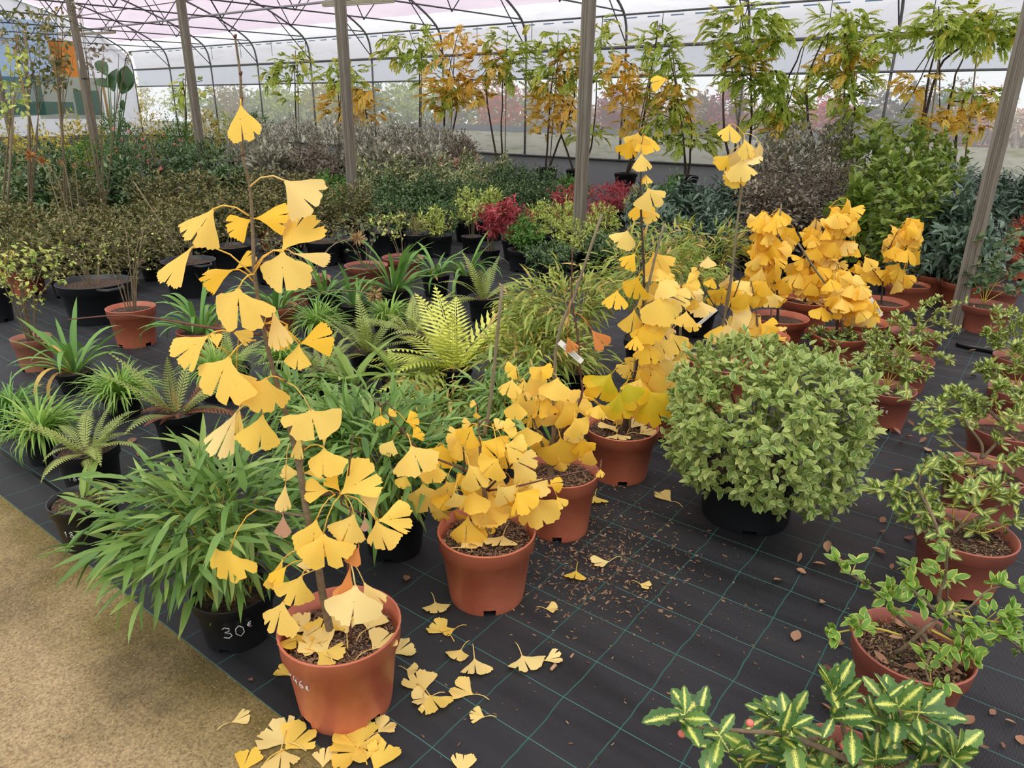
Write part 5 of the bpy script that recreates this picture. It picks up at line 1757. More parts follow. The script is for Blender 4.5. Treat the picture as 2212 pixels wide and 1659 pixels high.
varieg(((2205, 850), (2200, 772), 130), 'small variegated shrub behind the fifth right-hand pot', [
    [(2195, 765), (2160, 740), (2130, 720)], [(2200, 765), (2190, 720), (2180, 680)], [(2200, 765), (2210, 720), (2212, 680)], [(2195, 765), (2150, 750), (2140, 700)], [(2200, 765), (2170, 720), (2150, 670)]], 'oval', 'varieg_light', 0.04, 15, 5, parts=150)
varieg(((1912, 915), (1912, 838), 128), 'variegated shrub in a terracotta pot with a chalk price right of the round bush', [
    [(1915, 835), (1890, 800), (1860, 770)], [(1915, 835), (1920, 790), (1910, 740)], [(1915, 835), (1950, 800), (1990, 790)], [(1915, 835), (1940, 780), (1960, 740)], [(1915, 835), (1900, 780), (1880, 730)], [(1915, 835), (1960, 820), (2000, 810)]],
       'oval', 'varieg_light', 0.038, 17, 5, parts=250, price='45e')
varieg(((1950, 838), (1952, 775), 128), 'variegated shrub with upright yellow twigs behind the chalk-priced one', [
    [(1955, 765), (1990, 740), (2050, 720)], [(1955, 765), (1980, 720), (1985, 680)], [(1955, 765), (1920, 730), (1890, 720)], [(1955, 765), (2000, 760), (2050, 780)], [(1955, 765), (1950, 720), (1940, 690)]], 'oval', 'varieg_light', 0.038, 17, 5, parts=200)
varieg(((1975, 775), (1975, 718), 118), 'variegated shrub in the pot left of the rightmost tall post', [
    [(1980, 715), (2020, 680), (2070, 655)], [(1980, 715), (1990, 670), (2020, 650)], [(1975, 715), (1960, 700), (1930, 700)], [(1980, 715), (2030, 700), (2060, 710)]], 'oval', 'varieg_light', 0.036, 15, 5, parts=120)
varieg(((2128, 712), (2128, 658), 124), 'rounded-leaf shrub in a dusty terracotta pot right of the rightmost post', [
    [(2125, 655), (2110, 620), (2090, 590)], [(2125, 655), (2140, 610), (2160, 560)], [(2125, 655), (2160, 600), (2200, 580)], [(2125, 655), (2120, 580), (2110, 520)], [(2125, 655), (2170, 630), (2210, 620)], [(2125, 655), (2150, 560), (2190, 500)]],
       'oval_round', 'round_leaf', 0.055, 14, 3, parts=250)
varieg(((2150, 665), (2150, 620), 110), 'rounded-leaf shrub behind the dusty pot near the right border', [
    [(2150, 615), (2130, 560), (2120, 500)], [(2150, 615), (2170, 560), (2200, 510)], [(2150, 615), (2190, 590), (2212, 560)], [(2150, 615), (2120, 560), (2090, 540)]], 'oval_round', 'round_leaf', 0.055, 14, 3, parts=200)
shrub('orange', 2200, 7.0, 440, 60, potkind='terracotta', potr=0.15, poth=0.22)
shrub('orange', 2175, 8.0, 470, 40, potkind='terracotta', potr=0.15, poth=0.22)

# ------------------------------------------------------------------ the ginkgos
G = Tree('potted_ginkgo', ((743, 1516), (734, 1352), 268), 'tall thin ginkgo with large yellow fan leaves in the nearest terracotta pot', soil=0.80, chips=1700, rot=-0.25)
G.stem([(722, 1388), (700, 1300), (682, 1190), (662, 1105), (648, 1015), (625, 920), (592, 805), (566, 695), (550, 592), (546, 500), (540, 402), (524, 335), (521, 215), (519, 160), (507, 76)],
       [0.0115, 0.0105, 0.0095, 0.0085, 0.008, 0.0065, 0.0055, 0.005, 0.0045, 0.004, 0.0035, 0.003, 0.003, 0.0025, 0.002], 'stem_grey', 'trunk')
G.stem([(562, 722), (520, 718), (425, 703), (282, 681), (147, 690)], [0.004, 0.0035, 0.003, 0.002, 0.0013], 'stem_red', 'branch', root_in=False)
G.stem([(748, 1300), (751, 1180), (758, 1100)], [0.004, 0.0035, 0.002], 'stem_red', 'branch', off=[0.03, 0.03, 0.03])
G.stem([(664, 1115), (610, 1108), (555, 1100)], [0.004, 0.003, 0.002], 'stem_grey', 'branch', root_in=False)
G.stem([(664, 1085), (690, 1070), (740, 1066), (738, 1090), (790, 1112)], [0.004, 0.003, 0.003, 0.0025, 0.002], 'stem_red', 'branch', root_in=False)
G.stem([(650, 1020), (655, 972), (657, 960)], [0.004, 0.003, 0.003], 'stem_grey', 'branch', root_in=False)
G.stem([(752, 1030), (763, 940)], [0.002, 0.0015], 'stem_red', 'branch', root_in=False)
G.stem([(590, 800), (612, 822), (622, 822)], [0.003, 0.0025, 0.002], 'stem_red', 'branch', root_in=False)
for (x, y) in ((519, 160), (521, 215), (524, 335), (549, 590), (507, 80)):
    G_p = G.P(x, y) - G.B
    MB().tube([G_p, G_p + np.array([0.006, 0, 0.004])], [0.004, 0.002], 6).obj('bud', M['stem_red'], G.root)
# (base x, base y, angle, length px, spread, notch, attach, nearer, tilt, material)
L1 = [
    (520, 224, -86, 74, 78, 0.3, (521, 216), 0.03, 0.1, 'ginkgo'), (612, 388, -42, 84, 88, 0.25, (540, 403), 0.03, 0.0, 'ginkgo_pale'),
    (462, 449, -118, 84, 70, 0.5, (538, 466), 0.02, 0.1, 'ginkgo'), (543, 474, -152, 52, 90, 0.2, (541, 470), -0.01, 0.2, 'ginkgo_deep'),
    (551, 472, 4, 70, 70, 0.2, (541, 480), 0.0, 0.2, 'ginkgo_deep'), (609, 543, 60, 96, 88, 0.3, (549, 580), 0.03, 0.0, 'ginkgo'),
    (632, 547, -12, 74, 26, 0.0, (608, 543), 0.03, 0.1, 'ginkgo_pale'), (610, 540, -92, 84, 128, 0.3, (549, 590), 0.04, -0.1, 'ginkgo'),
    (416, 532, -124, 92, 40, 0.2, (545, 592), 0.0, 0.2, 'ginkgo'), (424, 520, 70, 30, 40, 0.0, (418, 535), 0.0, 0.2, 'ginkgo'),
    (506, 582, -160, 68, 62, 0.2, (549, 610), -0.02, 0.1, 'ginkgo_deep'), (508, 582, 38, 48, 60, 0.2, (549, 610), -0.02, 0.1, 'ginkgo_deep'),
    (516, 620, -100, 88, 140, 0.45, (549, 592), 0.05, -0.05, 'ginkgo'), (452, 724, -146, 84, 64, 0.3, (498, 718), 0.02, 0.1, 'ginkgo'),
    (500, 715, -20, 46, 50, 0.1, (505, 717), 0.0, 0.3, 'ginkgo'), (590, 668, -80, 80, 50, 0.25, (570, 700), 0.03, 0.1, 'ginkgo_pale'),
    (622, 700, -120, 55, 70, 0.2, (570, 702), -0.02, 0.1, 'ginkgo'), (648, 742, 16, 66, 78, 0.35, (572, 698), 0.03, 0.0, 'ginkgo_deep'), (646, 742, -98, 52, 74, 0.3, (572, 698), 0.04, 0.0, 'ginkgo'),
    (497, 768, -112, 98, 112, 0.35, (553, 735), 0.05, -0.05, 'ginkgo'), (470, 752, 100, 30, 60, 0.1, (497, 768), 0.05, 0, 'ginkgo'), (510, 800, -60, 50, 80, 0.2, (520, 722), -0.02, 0.2, 'ginkgo'),
    (576, 815, -106, 72, 128, 0.1, (612, 822), 0.03, 0.0, 'ginkgo'), (671, 883, -82, 66, 165, 0.4, (621, 826), 0.03, 0.0, 'ginkgo'),
    (512, 888, -116, 98, 44, 0.5, (575, 865), 0.02, 0.1, 'ginkgo_pale'), (518, 875, -95, 60, 30, 0.3, (575, 865), 0.0, 0.1, 'ginkgo'), (568, 893, -100, 78, 80, 0.3, (572, 870), 0.03, 0.0, 'ginkgo'),
    (648, 935, -98, 55, 30, 0.0, (655, 960), 0.0, 0.0, 'ginkgo'), (700, 966, -88, 60, 120, 0.3, (657, 972), 0.03, 0.1, 'ginkgo'), (700, 966, 90, 25, 30, 0.0, (657, 972), 0.03, 0.1, 'ginkgo'),
    (650, 1022, 178, 38, 60, 0.1, (655, 1015), -0.02, 0.2, 'ginkgo'), (655, 1022, 8, 45, 50, 0.0, (655, 1010), -0.02, 0.2, 'ginkgo'), (617, 1045, -96, 54, 40, 0.1, (624, 960), 0.0, 0.1, 'ginkgo_pale'),
    (712, 1060, 178, 50, 70, 0.3, (722, 1068), 0.01, 0.1, 'ginkgo'), (735, 1068, 38, 84, 86, 0.3, (735, 1070), 0.03, -0.1, 'ginkgo'), (735, 1062, 130, 40, 60, 0.1, (735, 1070), 0.02, 0, 'ginkgo_deep'),
    (684, 1120, -104, 78, 84, 0.35, (725, 1068), 0.04, 0.0, 'ginkgo'), (698, 1150, -86, 76, 120, 0.4, (735, 1070), 0.06, 0.0, 'ginkgo'), (766, 1108, -112, 66, 84, 0.35, (745, 1070), 0.03, 0.0, 'ginkgo'),
    (808, 1115, 100, 52, 50, 0.1, (748, 1070), 0.02, 0.1, 'ginkgo_pale'), (815, 1125, 10, 68, 72, 0.35, (750, 1070), 0.05, 0.0, 'ginkgo'), (812, 1122, -75, 66, 92, 0.3, (750, 1070), 0.05, 0.0, 'ginkgo'),
    (776, 1180, -112, 40, 60, 0.1, (772, 1168), 0.04, 0.2, 'ginkgo_orange'), (787, 1118, -85, 26, 50, 0.0, (790, 1112), 0.06, 0.2, 'dry_brown'),
    (757, 1222, -98, 62, 34, 0.1, (752, 1190), 0.05, 0.2, 'ginkgo_orange'), (497, 1187, -104, 66, 150, 0.25, (555, 1100), 0.04, 0.0, 'ginkgo'),
    (652, 1242, -112, 66, 92, 0.25, (682, 1210), 0.04, 0.0, 'ginkgo'), (613, 1297, -104, 74, 92, 0.4, (682, 1230), 0.05, 0.0, 'ginkgo'), (612, 1205, -108, 66, 36, 0.0, (680, 1190), 0.0, 0.2, 'ginkgo'),
    (640, 1222, 10, 34, 60, 0.3, (682, 1215), 0.02, 0.4, 'ginkgo_pale'), (620, 1222, -130, 45, 60, 0.2, (682, 1215), 0.02, 0.2, 'ginkgo_deep'),
    (768, 1262, -96, 82, 112, 0.3, (752, 1200), 0.08, 0.1, 'ginkgo_pale'), (785, 1256, -60, 60, 60, 0.2, (752, 1205), 0.04, 0.1, 'ginkgo_pale'), (612, 1112, -92, 44, 56, 0.1, (605, 1106), 0.02, 0.1, 'dry_brown'),
    (758, 1245, -120, 52, 50, 0.0, (752, 1195), 0.05, 0.3, 'ginkgo_orange'), (760, 1130, -95, 40, 60, 0.2, (745, 1080), 0.0, 0.2, 'ginkgo'),
    (690, 1040, -150, 34, 60, 0, (660, 1060), -.02, .2, 'ginkgo'),
]
for (x, y, ang, Lp, sp, no, at_, off, ti, mt) in L1:
    G.leaf(x, y, ang, Lp * 1.1, sp, no, at_, off, ti, mt, curl=0.22)
stroke_text(G.root, '-46e', G.R, G.h, -1.22, G.h * 0.60, 0.028)


def flat_leaf(x, y, ang, Lp, mt='ginkgo_pale', z=0.0, root=None, spread=100, notch=0.4, name='leaf', label=None, lift=0.25):
    """a leaf lying on a level surface at height z; ang is its direction in the picture"""
    p = ground(x, y, z + 0.004)
    a = math.radians(ang)
    q = ground(x + 10 * math.cos(a), y - 10 * math.sin(a), z + 0.004)
    d = q - p
    L = Lp * depth(p) / F_PX * 0.5 * (1 + 10 * depth(p) / F_PX / max(1e-6, np.linalg.norm(d)) ** 1) if False else Lp / 10 * np.linalg.norm(d)
    L = min(L, 0.085)
    d = d / np.linalg.norm(d)
    d[2] = lift * 0.3
    base = p - d * L * 0.45
    base[2] = z + 0.004
    att = base - d * L * 0.7 + np.array([-d[1], d[0], 0]) * L * random.uniform(-.25, .25)
    att[2] = z + 0.006
    if root is None:
        r0 = thing('fallen_ginkgo_leaf', (p[0], p[1], z), label, 'leaf', 'yellow leaves fallen on the ground')
        o = gleaf(r0, base, d, np.array([0, 0, 1.0]), L, spread, notch, att, mt, curl=-0.12, name='blade')
        # make the leaf a single top-level mesh
        o.parent = None
        o.location = r0.location
        for k_ in ('label', 'category', 'group'):
            o[k_] = r0[k_]
        ALL.remove(r0)
        ALL.append(o)
        bpy.data.objects.remove(r0)
        o.name = 'fallen_ginkgo_leaf'
        zmin = min(v.co.z for v in o.data.vertices)
        o.location.z += 0.001 - zmin - o.location.z + z
        return o
    return gleaf(root, base, d, np.array([0, 0, 1.0]), L, spread, notch, att, mt, curl=-0.1, name=name)


zs = G.h * 0.80 + 0.014
for (x, y, ang, Lp, mt) in ((650, 1355, 160, 50, 'ginkgo_pale'), (668, 1375, 20, 55, 'ginkgo_pale'), (690, 1395, 140, 55, 'ginkgo_pale'), (708, 1418, -20, 55, 'ginkgo'), (640, 1385, -90, 40, 'ginkgo'), (690, 1365, 60, 45, 'ginkgo'),
                            (746, 1350, 100, 45, 'ginkgo_pale'), (802, 1345, 60, 40, 'ginkgo_pale'), (822, 1388, 40, 55, 'ginkgo_pale'), (735, 1350, -160, 45, 'ginkgo'), (670, 1400, 200, 45, 'ginkgo_pale')):
    flat_leaf(x, y, ang, Lp, mt, zs, G.root, name='leaf')

# second ginkgo
G2 = Tree('potted_ginkgo', ((1050, 1282), (1052, 1146), 212), 'bushy low ginkgo in the second terracotta pot', soil=0.82, chips=1200, rot=0.6)
G2.stem([(1062, 1165), (1050, 1090), (1040, 1010), (1035, 940), (1032, 890)], [0.011, 0.009, 0.006, 0.004, 0.002], 'stem_grey', 'trunk')
G2.stem([(1045, 1040), (1000, 1060), (1003, 1000), (1000, 965)], [0.005, 0.004, 0.003, 0.002], 'stem_dark', root_in=False)
G2.stem([(1045, 1030), (980, 1005), (910, 975), (860, 920), (803, 857)], [0.005, 0.004, 0.003, 0.002, 0.0015], 'stem_red', root_in=False)
G2.stem([(1045, 1020), (1070, 1000), (1060, 980)], [0.004, 0.003, 0.002], 'stem_dark', root_in=False)
G2.stem([(1055, 1060), (1120, 1050), (1200, 1030), (1298, 1010)], [0.004, 0.003, 0.0025, 0.0015], 'stem_red', root_in=False, off=[0, .05, .08, .08])
G2.stem([(1050, 1060), (1100, 1010), (1120, 990)], [0.004, 0.003, 0.002], 'stem_dark', root_in=False)
G2.stem([(1045, 940), (1060, 860), (1085, 615)], [0.006, 0.0055, 0.005], 'cane', 'cane', root_in=False, samples=False)
G2.auto([(823, 908, 28, -90), (890, 907, 34, 15), (840, 966, 44, -120), (902, 937, 34, 30), (845, 893, 22, 40), (905, 992, 80, -60), (872, 1040, 36, -115), (917, 1083, 92, -85), (952, 985, 62, -100), (968, 1060, 50, -80), (962, 1085, 46, -110),
         (998, 968, 55, -70), (1008, 942, 60, -120), (985, 948, 50, 180), (1035, 985, 60, -90), (1062, 972, 70, -40), (1078, 918, 34, 60), (1100, 925, 34, 20), (1022, 872, 20, 170), (1028, 898, 20, -90), (1008, 915, 26, 175),
         (1135, 1010, 90, -30), (1112, 968, 55, -20), (1095, 990, 60, -70), (1028, 1030, 70, -60), (1050, 1070, 80, -90), (1062, 1098, 90, -80), (1008, 1150, 84, -95), (1045, 1135, 60, -60), (980, 1118, 40, -100), (947, 1115, 40, -110),
         (1118, 1060, 74, -60), (1152, 1058, 64, -60), (1108, 1092, 76, -100), (1163, 1105, 78, -70), (1095, 1115, 60, -90), (1040, 1125, 56, -120), (1075, 1045, 56, -110), (1000, 1048, 56, -140), (985, 1085, 54, -80),
         (1210, 1085, 34, -60), (1200, 1045, 40, 0), (1298, 1022, 22, -80), (1020, 1085, 60, -100), (1060, 1010, 60, -130), (1090, 1070, 60, -50), (935, 1020, 56, -90), (1030, 1000, 56, -160), (1135, 1080, 60, -40)],
        ['ginkgo', 'ginkgo', 'ginkgo', 'ginkgo_deep'], 0.11)
zs = G2.h * 0.82 + 0.012
for (x, y, ang, Lp) in ((1010, 1178, 20, 40), (1030, 1168, 200, 40), (1082, 1170, -110, 38)):
    flat_leaf(x, y, ang, Lp, 'ginkgo_pale', zs, G2.root)

# third
G3 = Tree('potted_ginkgo', ((1214, 1140), (1210, 1016), 160), 'small dense ginkgo in the third terracotta pot with a swollen trunk base', soil=0.84, chips=900, rot=0.35)
G3.stem([(1192, 1008), (1190, 975), (1200, 920), (1195, 870), (1190, 820)], [0.020, 0.011, 0.007, 0.004, 0.002], 'stem_grey', 'trunk')
G3.stem([(1180, 985), (1150, 900), (1130, 850)], [0.006, 0.004, 0.002], 'stem_grey', root_in=False)
G3.stem([(1200, 950), (1230, 900), (1250, 860)], [0.006, 0.004, 0.002], 'stem_grey', root_in=False)
G3.stem([(1255, 820), (1247, 720), (1235, 640), (1237, 530)], [0.004, 0.004, 0.003, 0.002], 'stem_red', root_in=False)
G3.stem([(1250, 745), (1268, 742), (1275, 735)], [0.002, 0.002, 0.002], 'stem_red', root_in=False)
G3.stem([(1205, 960), (1255, 860), (1255, 820)], [0.006, 0.005, 0.004], 'stem_red', root_in=False)
G3.stem([(1196, 990), (1200, 760), (1240, 640), (1300, 463)], [0.006, 0.006, 0.0055, 0.005], 'cane', 'cane', samples=False)
G3.auto([(1100, 838, 48, -110), (1104, 800, 34, -150), (1132, 832, 30, -90), (1125, 862, 46, -120), (1112, 885, 50, -100), (1160, 826, 60, -60), (1165, 878, 66, -100), (1150, 912, 44, -90), (1190, 862, 66, -90), (1217, 882, 66, -80),
         (1185, 908, 50, -90), (1232, 898, 66, -60), (1252, 868, 60, 40), (1276, 852, 44, -60), (1252, 922, 54, -60), (1238, 950, 46, -80), (1172, 962, 52, -90), (1136, 942, 50, -100), (1130, 972, 30, -100), (1217, 982, 86, -80),
         (1262, 968, 46, -70), (1272, 990, 48, -110), (1214, 1010, 34, -70), (1180, 800, 34, -20), (1160, 802, 40, -140), (1200, 840, 60, -100), (1242, 935, 50, -90), (1160, 845, 50, -80), (1290, 890, 38, -100), (1304, 888, 44, -60),
         (1145, 880, 50, -120), (1205, 915, 50, -70)], ['ginkgo', 'ginkgo', 'ginkgo_deep'], 0.09)
G3.leaf(1277, 712, -50, 50, 60, 0.6, (1240, 675), 0.03, 0.1, 'ginkgo_orange')
G3.leaf(1225, 727, -70, 36, 60, 0.5, (1232, 650), 0.03, 0.1, 'ginkgo_orange')
# white label on the cane
p0, p1 = G3.P(1208, 738, 0.03) - G3.B, G3.P(1255, 780, 0.03) - G3.B
dd = (p1 - p0) / np.linalg.norm(p1 - p0)
nn = np.cross(dd, CF)
nn = nn / np.linalg.norm(nn) * 0.008
e = np.cross(dd, nn) / np.linalg.norm(np.cross(dd, nn)) * 0.0006


def tag_strip(T_, a, b, w_=0.009, off=0.03):
    p0, p1 = T_.P(a[0], a[1], off) - T_.B, T_.P(b[0], b[1], off) - T_.B
    dd = (p1 - p0) / np.linalg.norm(p1 - p0)
    nn = np.cross(dd, CF)
    nn = nn / np.linalg.norm(nn) * w_
    e = CF * 0.0008
    mb = MB()
    c8 = [p0 - nn, p0 + nn, p1 + nn, p1 - nn]
    mb.v = [tuple(c_) for c_ in c8] + [tuple(c_ + e) for c_ in c8]
    mb.f = [(0, 1, 2, 3), (7, 6, 5, 4), (0, 4, 5, 1), (1, 5, 6, 2), (2, 6, 7, 3), (3, 7, 4, 0)]
    o = mb.obj('plant_label', M['white_tag'], T_.root, False)
    mb = MB()
    for k_ in range(2):
        s0, s1 = p0 + (p1 - p0) * 0.2 + nn * (0.35 - 0.7 * k_) - CF * 0.0012, p0 + (p1 - p0) * 0.85 + nn * (0.35 - 0.7 * k_) - CF * 0.0012
        mb.tube([s0, s1], 0.0007, 4)
    mb.obj('faint_print', M['galv'], o, False)
    return o


tag_strip(G3, (1208, 738), (1258, 782), 0.010)

# fourth: tall
G4 = Tree('potted_ginkgo', ((1343, 1022), (1339, 920), 160), 'tall ginkgo with single leaves up its dark stem in the fourth terracotta pot', soil=0.84, chips=500, rot=0.5)
G4.stem([(1352, 905), (1355, 880), (1368, 820), (1380, 760), (1390, 660), (1390, 560), (1384, 440), (1386, 310)], [0.016, 0.011, 0.008, 0.007, 0.006, 0.005, 0.004, 0.002], 'stem_dark', 'trunk')
G4.stem([(1362, 905), (1370, 800), (1400, 620), (1434, 485)], [0.006, 0.006, 0.0055, 0.005], 'cane', 'cane', samples=False)
G4.stem([(1390, 660), (1440, 640), (1480, 655)], [0.004, 0.003, 0.002], 'stem_grey', root_in=False)
G4.stem([(1386, 312), (1400, 250), (1440, 168)], [0.0012, 0.001, 0.0008], 'stem_red', 'twig', root_in=False)
G4.auto([(1425, 172, 44, 180), (1355, 322, 46, -110), (1402, 312, 56, -60), (1384, 350, 46, -95), (1375, 305, 46, -100), (1395, 388, 24, -100), (1408, 428, 56, -70), (1385, 455, 46, -80), (1352, 518, 50, -100), (1404, 465, 40, -80), (1360, 562, 46, -130),
         (1420, 570, 64, -70), (1415, 590, 50, -100), (1370, 622, 64, -110), (1326, 648, 54, -110), (1368, 694, 62, -95), (1432, 668, 84, -85), (1395, 645, 50, -70), (1440, 620, 56, -50), (1415, 625, 50, -90), (1470, 640, 56, -20),
         (1368, 742, 44, -110), (1402, 762, 60, -80), (1432, 752, 60, -60), (1388, 792, 66, -90), (1440, 792, 56, -70), (1382, 815, 56, -90), (1420, 822, 64, -70), (1412, 850, 60, -60), (1372, 880, 50, -90), (1330, 890, 44, -90),
         (1375, 840, 56, -110), (1350, 800, 40, -130), (1405, 800, 60, -80), (1345, 905, 40, -60), (1425, 700, 50, -90), (1400, 720, 56, -90)], ['ginkgo', 'ginkgo', 'ginkgo_deep'], 0.09)
for (x, y, s_, a) in ((1320, 832, 62, -120), (1352, 852, 60, -70), (1398, 868, 82, -60), (1338, 872, 60, -80)):
    G4.leaf(x, y - 25, a, s_, 110, 0.2, None, 0.1, 0.1, 'ginkgo_green')
zs = G4.h * 0.84 + 0.012
for (x, y, ang, Lp) in ((1325, 905, 120, 34), (1318, 925, 200, 34), (1395, 935, 10, 34), (1335, 945, -70, 26), (1368, 918, 60, 30)):
    flat_leaf(x, y, ang, Lp, 'ginkgo_pale', zs, G4.root)

G5 = Tree('potted_ginkgo', ((1455, 935), (1450, 858), 140), 'ginkgo behind the tall one, its pot half hidden by the round bush')
G5.stem([(1465, 850), (1468, 760), (1470, 700), (1472, 590)], [0.010, 0.008, 0.006, 0.003], 'stem_grey', 'trunk')
G5.auto([(1440, 600, 40), (1470, 630, 50), (1500, 660, 40), (1478, 690, 44), (1450, 640, 50), (1495, 705, 30), (1440, 690, 44), (1460, 740, 56), (1485, 745, 30), (1440, 780, 50), (1465, 790, 50), (1440, 830, 50), (1470, 820, 50), (1430, 720, 50),
         (1505, 635, 40, 10), (1512, 668, 44, -100), (1495, 610, 40, 20), (1452, 665, 50), (1475, 770, 44), (1455, 850, 40), (1420, 870, 40)], ['ginkgo', 'ginkgo', 'ginkgo_pale'], 0.1)

G6 = Tree('potted_ginkgo', ((1562, 880), (1556, 782), 142), 'ginkgo on a very tall cane with a top tuft of pale yellow leaves')
G6.stem([(1550, 775), (1562, 700), (1585, 560), (1600, 400), (1605, 290)], [0.010, 0.008, 0.006, 0.004, 0.002], 'stem_grey', 'trunk')
G6.stem([(1540, 775), (1575, 640), (1590, 500), (1610, 350)], [0.006, 0.006, 0.006, 0.005], 'cane', 'cane', samples=False)
G6.stem([(1565, 690), (1600, 600), (1590, 560)], [0.004, 0.003, 0.002], 'stem_dark', root_in=False)
G6.stem([(1565, 690), (1530, 640), (1510, 600), (1505, 590)], [0.004, 0.003, 0.002, 0.001], 'stem_dark', root_in=False)
G6.auto([(1575, 290, 52, -90), (1645, 328, 50, -80), (1602, 342, 62, -80), (1563, 348, 40, -130), (1598, 368, 56, -100), (1625, 345, 36, -80), (1585, 388, 40, -110), (1615, 320, 50, -70), (1527, 568, 32, -100), (1500, 588, 22, 30),
         (1535, 612, 28, -110), (1503, 608, 18, -120), (1562, 640, 46, -90), (1590, 625, 44, 20), (1597, 648, 48, -60), (1545, 650, 30, -90), (1578, 610, 40), (1556, 722, 60, -110), (1576, 725, 60, -80), (1562, 735, 50, -90), (1598, 690, 50), (1610, 650, 46)],
        ['ginkgo', 'ginkgo_pale', 'ginkgo_deep'], 0.07)
zs = G6.h * 0.8 + 0.012
for (x, y, ang, Lp) in ((1515, 770, 120, 34), (1530, 765, 20, 40), (1505, 785, 200, 34), (1575, 780, -30, 34), (1595, 775, 40, 34), (1535, 790, 60, 34), (1560, 770, 100, 30)):
    flat_leaf(x, y, ang, Lp, 'ginkgo_pale', zs, G6.root)
tag_strip(G6, (1503, 706), (1548, 668), 0.009)

G7 = Tree('potted_ginkgo', ((1640, 790), (1635, 724), 134), 'small golden ginkgo whose pot is filled with fallen leaves')
G7.stem([(1640, 730), (1635, 680), (1625, 620), (1620, 600)], [0.008, 0.006, 0.004, 0.002], 'stem_grey', 'trunk')
G7.auto([(1605, 630, 44), (1635, 640, 50), (1600, 660, 44), (1620, 655, 50, -60), (1610, 675, 44), (1645, 620, 40), (1625, 690, 40), (1660, 710, 46, -30), (1610, 720, 44, 150), (1590, 700, 40), (1630, 700, 50), (1605, 615, 40)], ['ginkgo_deep', 'ginkgo'], 0.08)
zs = G7.h * 0.8 + 0.012
for i in range(14):
    flat_leaf(1635 + random.uniform(-52, 52), 724 + random.uniform(-12, 16), random.uniform(0, 360), 38, random.choice(['ginkgo_pale', 'ginkgo']), zs, G7.root)


def cloud(T_, boxes, sz=(34, 48)):
    lst = []
    for (x0, y0, x1, y1, n) in boxes:
        for _ in range(n):
            a, q = random.random() * 6.283, math.sqrt(random.random())
            lst.append(((x0 + x1) / 2 + q * math.cos(a) * (x1 - x0) / 2, (y0 + y1) / 2 + q * math.sin(a) * (y1 - y0) / 2, random.uniform(*sz)))
    T_.auto(lst, ['ginkgo_deep', 'ginkgo_deep', 'ginkgo'], 0.12)


G8 = Tree('potted_ginkgo', ((1684, 742), (1682, 684), 126), 'dense golden ginkgo left of the largest golden one')
G8.stem([(1682, 690), (1680, 640), (1668, 560), (1662, 470)], [0.012, 0.008, 0.005, 0.002], 'stem_dark', 'trunk')
G8.stem([(1665, 700), (1672, 600), (1688, 440)], [0.006, 0.006, 0.005], 'cane', 'cane', samples=False)
G8.stem([(1678, 640), (1650, 600), (1640, 560)], [0.005, 0.004, 0.002], 'stem_dark', root_in=False)
cloud(G8, [(1625, 462, 1710, 560, 26), (1618, 540, 1700, 610, 16), (1615, 590, 1705, 650, 12), (1560, 610, 1640, 660, 6)])
G8b = Tree('potted_ginkgo', ((1742, 708), (1738, 646), 116), 'largest dense golden ginkgo of the rear group')
G8b.stem([(1740, 650), (1745, 600), (1770, 530), (1790, 450)], [0.012, 0.008, 0.005, 0.002], 'stem_dark', 'trunk')
G8b.stem([(1745, 600), (1760, 520), (1764, 460)], [0.005, 0.003, 0.002], 'stem_dark', root_in=False)
cloud(G8b, [(1790, 438, 1858, 500, 14), (1745, 470, 1840, 560, 30), (1712, 540, 1830, 640, 36), (1735, 600, 1790, 650, 8)])
zs = G8b.h * 0.8 + 0.012
for i in range(8):
    flat_leaf(1738 + random.uniform(-45, 45), 648 + random.uniform(-9, 9), random.uniform(0, 360), 26, 'ginkgo_pale', zs, G8b.root)
G9 = Tree('potted_ginkgo', ((1812, 782), (1808, 722), 122), 'golden ginkgo in front with a slanting cane and small evergreen at its foot')
G9.stem([(1808, 725), (1812, 670), (1815, 610), (1810, 570)], [0.011, 0.008, 0.005, 0.002], 'stem_dark', 'trunk')
G9.stem([(1838, 712), (1800, 640), (1766, 590), (1724, 525)], [0.007, 0.007, 0.0065, 0.006], 'cane', 'cane', samples=False)
G9.stem([(1812, 670), (1850, 650), (1870, 640)], [0.005, 0.003, 0.002], 'stem_dark', root_in=False)
cloud(G9, [(1790, 590, 1870, 690, 26), (1765, 650, 1830, 690, 8), (1830, 640, 1895, 690, 14)])
G9.auto([(1863, 690, 36, -90), (1820, 675, 30, -80)], ['ginkgo_pale'], 0.1)
Mt = bush_mats((0, 0, G9.h * 0.95), (G9.R * 1.3, G9.R * 1.3, 0.05), 60, 5, 0.04, inner=0.4)
leaves(G9.root, 'weed_leaf', 'oval', Mt, M['varieg'], parts=60)
tag_strip(G9, (1881, 644), (1905, 682), 0.010)
G10 = Tree('potted_ginkgo', ((1862, 750), (1858, 693), 118), 'ginkgo pot wedged right of the slanting cane')
G10.stem([(1858, 700), (1862, 650), (1875, 620)], [0.007, 0.005, 0.002], 'stem_dark', 'trunk')
cloud(G10, [(1840, 630, 1885, 680, 6)], (30, 40))
G11 = Tree('potted_ginkgo', ((1905, 696), (1900, 650), 118), 'thin golden ginkgo with three leaf tufts, rightmost of the ginkgos')
G11.stem([(1905, 660), (1908, 600), (1920, 540), (1945, 490)], [0.008, 0.006, 0.004, 0.002], 'stem_dark', 'trunk')
G11.stem([(1906, 610), (1875, 575), (1850, 590)], [0.004, 0.003, 0.002], 'stem_dark', root_in=False)
G11.stem([(1906, 600), (1880, 560), (1925, 530)], [0.003, 0.003, 0.002], 'stem_dark', root_in=False)
